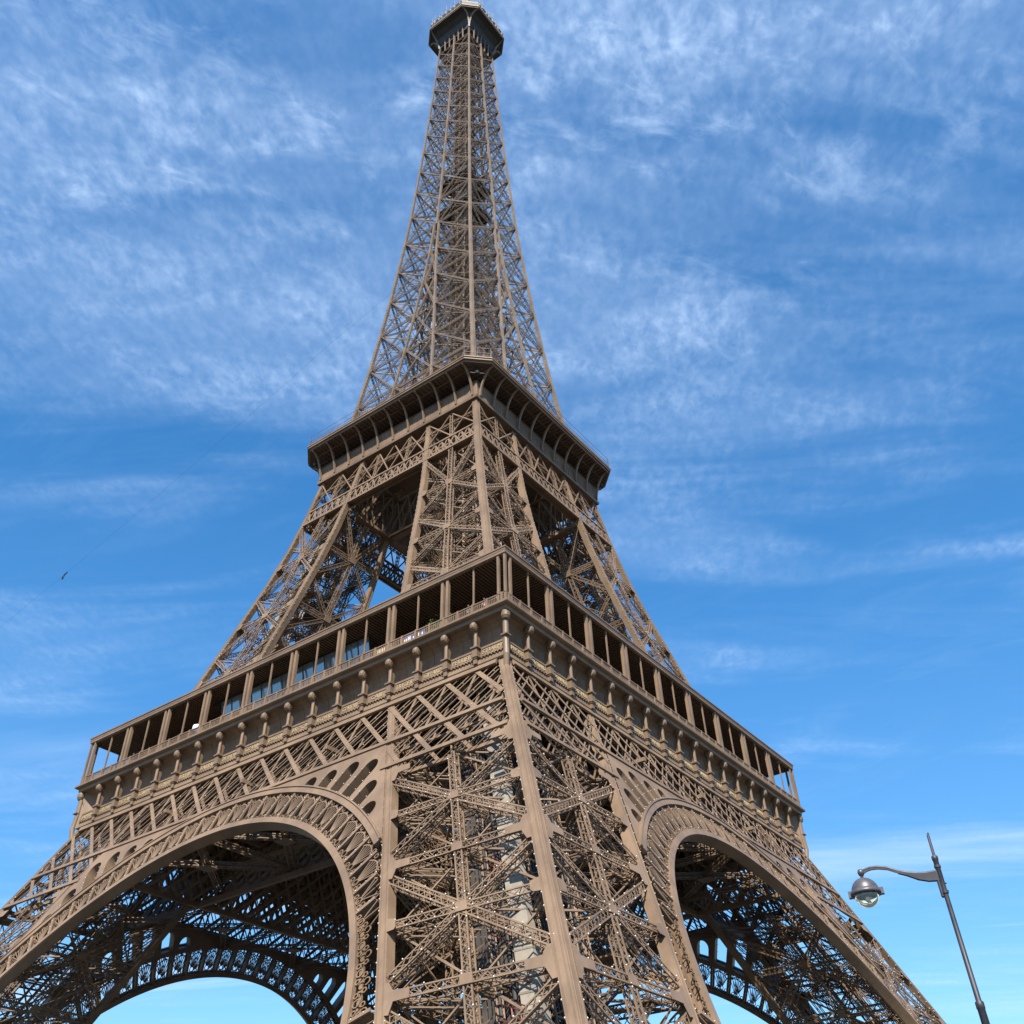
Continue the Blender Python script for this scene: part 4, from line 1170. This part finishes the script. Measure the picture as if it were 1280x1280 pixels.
def person(label, s, depth, shirt, trousers, side=0, hat=None, lean=0.15):
    """standing visitor: one skinned body, hair and clothes as children"""
    x, y, z = on_gallery(s, depth, side)
    t = thing('person', label, 'person', (x, y, z), 'visitors on the first gallery', rotz=0 if side == 0 else math.pi / 2)
    J = [(0, 0, .95), (-.03, 0, 1.2), (-.08, 0, 1.42), (-.1, 0, 1.52), (-.13, 0, 1.62), (-.14, 0, 1.74),
         (0, -.1, .9), (0, -.11, .5), (.02, -.11, .08), (-.14, -.12, .03), (0, .1, .9), (0, .11, .5), (.02, .11, .08), (-.14, .12, .03),
         (-.08, -.2, 1.4), (-.12, -.27, 1.14), (-.34, -.2, 1.08), (-.42, -.19, 1.09), (-.08, .2, 1.4), (-.12, .27, 1.14), (-.34, .2, 1.08), (-.42, .19, 1.09)]
    Ed = [(0, 1), (1, 2), (2, 3), (3, 4), (4, 5), (0, 6), (6, 7), (7, 8), (8, 9), (0, 10), (10, 11), (11, 12), (12, 13), (2, 14), (14, 15), (15, 16), (16, 17), (2, 18), (18, 19), (19, 20), (20, 21)]
    rad = [.15, .14, .14, .06, .09, .08, .09, .065, .045, .04, .09, .065, .045, .04, .06, .045, .035, .03, .06, .045, .035, .03]
    me = bpy.data.meshes.new('body'); me.from_pydata(J, Ed, [])
    o = link('body', me, t)
    md = o.modifiers.new('skin', 'SKIN'); o.modifiers.new('sub', 'SUBSURF').levels = 1
    for i, sv in enumerate(me.skin_vertices[0].data): sv.radius = (rad[i], rad[i]); sv.use_root = i == 0
    o.modifiers['sub'].render_levels = 1
    me.materials.append(SKIN)
    q = MB(); q.lathe([(.05, 1.88), (.1, 1.84), (.125, 1.76), (.12, 1.66), (.1, 1.6)] if not hat else [(.03, 1.92), (.11, 1.88), (.13, 1.78), (.22, 1.76), (.2, 1.75), (.1, 1.74)], (-.11, 0, 0), 12); q.build('hat' if hat else 'hair', hat or HAIR, t, True)
    q = MB(); a = np.linspace(0, 2 * np.pi, 12, endpoint=False)
    q.loft([[(cx + rx_ * math.cos(k), ry_ * math.sin(k), z_) for k in a] for z_, cx, rx_, ry_ in ((.88, 0, .19, .23), (1.1, -.02, .18, .22), (1.3, -.06, .18, .25), (1.44, -.09, .14, .24), (1.5, -.1, .08, .12))])
    for sy in (-1, 1): q.tube([(-.08, sy * .2, 1.42), (-.12, sy * .27, 1.16), (-.2, sy * .25, 1.12)], [.085, .07, .06], 8)
    q.build('shirt', shirt, t, True)
    q = MB()
    for sy in (-1, 1): q.tube([(0, sy * .1, .96), (0, sy * .11, .5), (.02, sy * .11, .1)], [.13, .1, .08], 8)
    q.build('trousers', trousers, t, True)
    return t
person('person in a white top leaning on the gallery railing beside the near corner', -33.6, .75, CLOTH[0], CLOTH[1], hat=CLOTH[2])
person('person in a pink top at the left gallery railing near the corner', -31.7, .8, CLOTH[2], CLOTH[4])
person('person in a grey top at the left gallery railing beside the second bay', -29.6, .8, CLOTH[3], CLOTH[1])
person('person in dark clothes standing at the left gallery railing by the shrub', -27.2, .8, CLOTH[4], CLOTH[4])
person('person in a white top on the left gallery beside the beige board', -14.6, .8, CLOTH[0], CLOTH[3])
person('person in a navy top standing far along the left gallery', 25.4, .8, CLOTH[1], CLOTH[0])

# ================================================================ cable and trolley
cab = np.array([(-10.5, 10.6, 162.2), (-11, 27.8, 157.2), (-11, 43.9, 152.2), (-11, 63.1, 146.6), (-11, 85.8, 140.3), (-11, 109.6, 134.3), (-11, 134, 128.9), (-11, 220, 112), (-11, 380, 86), (-11, 600, 62), (-11, 760, 50)])
q = MB(); q.tube(cab, .015, 6)
cable = tag(q.build('cable', CABLE), 'thin straight dark cable slanting down through the sky left of the tower', 'cable')
tl = thing('cable_trolley', 'tiny dark carriage hanging on the thin cable in the left sky', 'trolley', (-11, 109.6, 134.3))
q = MB()
for y, z in ((-.45, .16), (.3, -.06)): q.lathe([(.04, -.07), (.16, -.06), (.12, 0), (.16, .06), (.04, .07)], (0, y, z + .1), 14, 'x')
q.build('pulley', DARKM, tl)
q = MB(); q.prism([(-.1, -.75, .34), (-.1, .5, -.04), (-.1, .4, -.3), (-.1, -.7, .06)], [.2, 0, 0]); q.build('side_plate', DARKM, tl)
q = MB(); q.bar([0, 0, -.1], [0, .35, -.62], [1.0, 0, 0], .18, .14); a = np.linspace(0, 2 * np.pi, 17)
rg = np.stack([0 * a, .52 + .33 * np.cos(a), -.78 + .33 * np.sin(a)], -1); q.tube(rg, .12, 8); q.build('hanger', DARKM, tl)

# ================================================================ street lamp near the camera
LX, LY = -83.6, -79.85
nv = np.array([LX + 102.065, LY + 84.333, 0]); nv /= np.linalg.norm(nv)
ang = math.atan2(-nv[0], nv[1])              # local +x to the right of the line of sight, local +y away
lamp = thing('street_lamp', 'dark grey street lamp with a curved arm and hanging glass globe', 'street lamp', (LX, LY, 0), rotz=ang)
q = MB(); q.lathe([(.13, 0), (.13, .5), (.10, .6), (.060, 5.44), (.068, 5.45), (.068, 5.54), (.045, 5.56), (.040, 7.1), (.046, 7.72), (.054, 7.73), (.054, 7.79), (.026, 7.81), (.022, 8.16), (.01, 8.17)], (0, 0, 0), 20); q.build('pole', LAMPP, lamp, True)
q = MB(); q.tube([(.012, .012, 7.8), (.012, .012, 8.2)], .014, 8); q.build('top_spike', LAMPP, lamp)
for z in (7.2, 7.62):
    q = MB(); q.lathe([(.042, z - .025), (.056, z - .02), (.056, z + .02), (.042, z + .025)], (0, 0, 0), 16); q.build('collar', LAMPP, lamp)
q = MB(); q.lathe([(.02, 7.12), (.032, 7.14), (.032, 7.42), (.02, 7.44)], (-.05, 0, 0), 10); q.build('cable_duct', LAMPP, lamp)
for z in (7.22, 7.34):
    q = MB(); q.lathe([(.0, -.012), (.014, -.012), (.014, .012), (.0, .012)], (.05, 0, z), 6, 'x'); q.build('bolt', LAMPP, lamp)
q = MB()
up_ = np.array([(-.03, 7.55), (-.2, 7.545), (-.36, 7.56), (-.52, 7.60), (-.66, 7.65), (-.82, 7.73), (-.98, 7.768), (-1.1, 7.772), (-1.2, 7.752), (-1.26, 7.71)])
dn_ = np.array([(-.03, 7.395), (-.2, 7.41), (-.36, 7.46), (-.52, 7.55), (-.66, 7.61), (-.82, 7.69), (-.98, 7.728), (-1.1, 7.732), (-1.18, 7.715), (-1.23, 7.69)])
tk = np.array([.03, .03, .03, .026, .022, .02, .02, .02, .02, .022])
q.loft([[(u_[0], -t_, u_[1]), (u_[0], t_, u_[1]), (d_[0], t_, d_[1]), (d_[0], -t_, d_[1])] for u_, d_, t_ in zip(up_, dn_, tk)])
q.tube(np.column_stack([up_[:, 0], 0 * up_[:, 0], up_[:, 1]]), .024, 10); q.tube(np.column_stack([dn_[:5, 0], 0 * dn_[:5, 0], dn_[:5, 1]]), .016, 8)
q.build('arm', LAMPP, lamp)
gx, gz = -1.275, 7.385
hd = MB()
hd.lathe([(.02, gz + .39), (.045, gz + .38), (.058, gz + .34), (.058, gz + .32), (.04, gz + .28), (.024, gz + .27), (.024, gz + .2)], (gx, 0, 0), 14)
t_ = np.linspace(R(4), R(86), 10)
hd.lathe([(.03, gz + .262)] + [(.238 * math.sin(x), gz + .238 * math.cos(x)) for x in t_] + [(.243, gz + .015), (.262, gz + .01), (.265, gz - .045), (.243, gz - .05)], (gx, 0, 0), 28)
head = hd.build('lamp_head', LAMPA, lamp, True)
gl = MB(); t_ = np.linspace(R(92), R(178), 12); gl.lathe([(.212 * math.sin(x), gz + .215 * math.cos(x) - .03) for x in t_], (gx, 0, 0), 28); gl.build('glass_globe', GLASS, head, True)
rf = MB(); rf.lathe([(.03, gz - .02), (.18, gz - .025), (.206, gz - .06), (.2, gz - .10), (.19, gz - .10), (.17, gz - .06), (.05, gz - .05)], (gx, 0, 0), 24); rf.build('reflector', REFL, head, True)
bu = MB(); bu.lathe([(.02, gz - .04), (.04, gz - .07), (.045, gz - .12), (.02, gz - .16), (.005, gz - .165)], (gx, 0, 0), 12); bu.build('lamp_bulb', WHITEP, head, True)
for sx_ in (-1, 1):
    hg = MB(); hg.box([gx + sx_ * .265 - .035, -.05, gz - .065], [gx + sx_ * .265 + .035, .05, gz + .04]); hg.build('latch', LAMPA, head)

# ================================================================ ground (below the frame; it bounces light up into the ironwork)
q = MB(); q.add([(-3000, -3000, 0), (3000, -3000, 0), (3000, 3000, 0), (-3000, 3000, 0)], [[0, 1, 2, 3]])
g = q.build('ground', GROUND); g['kind'] = 'structure'
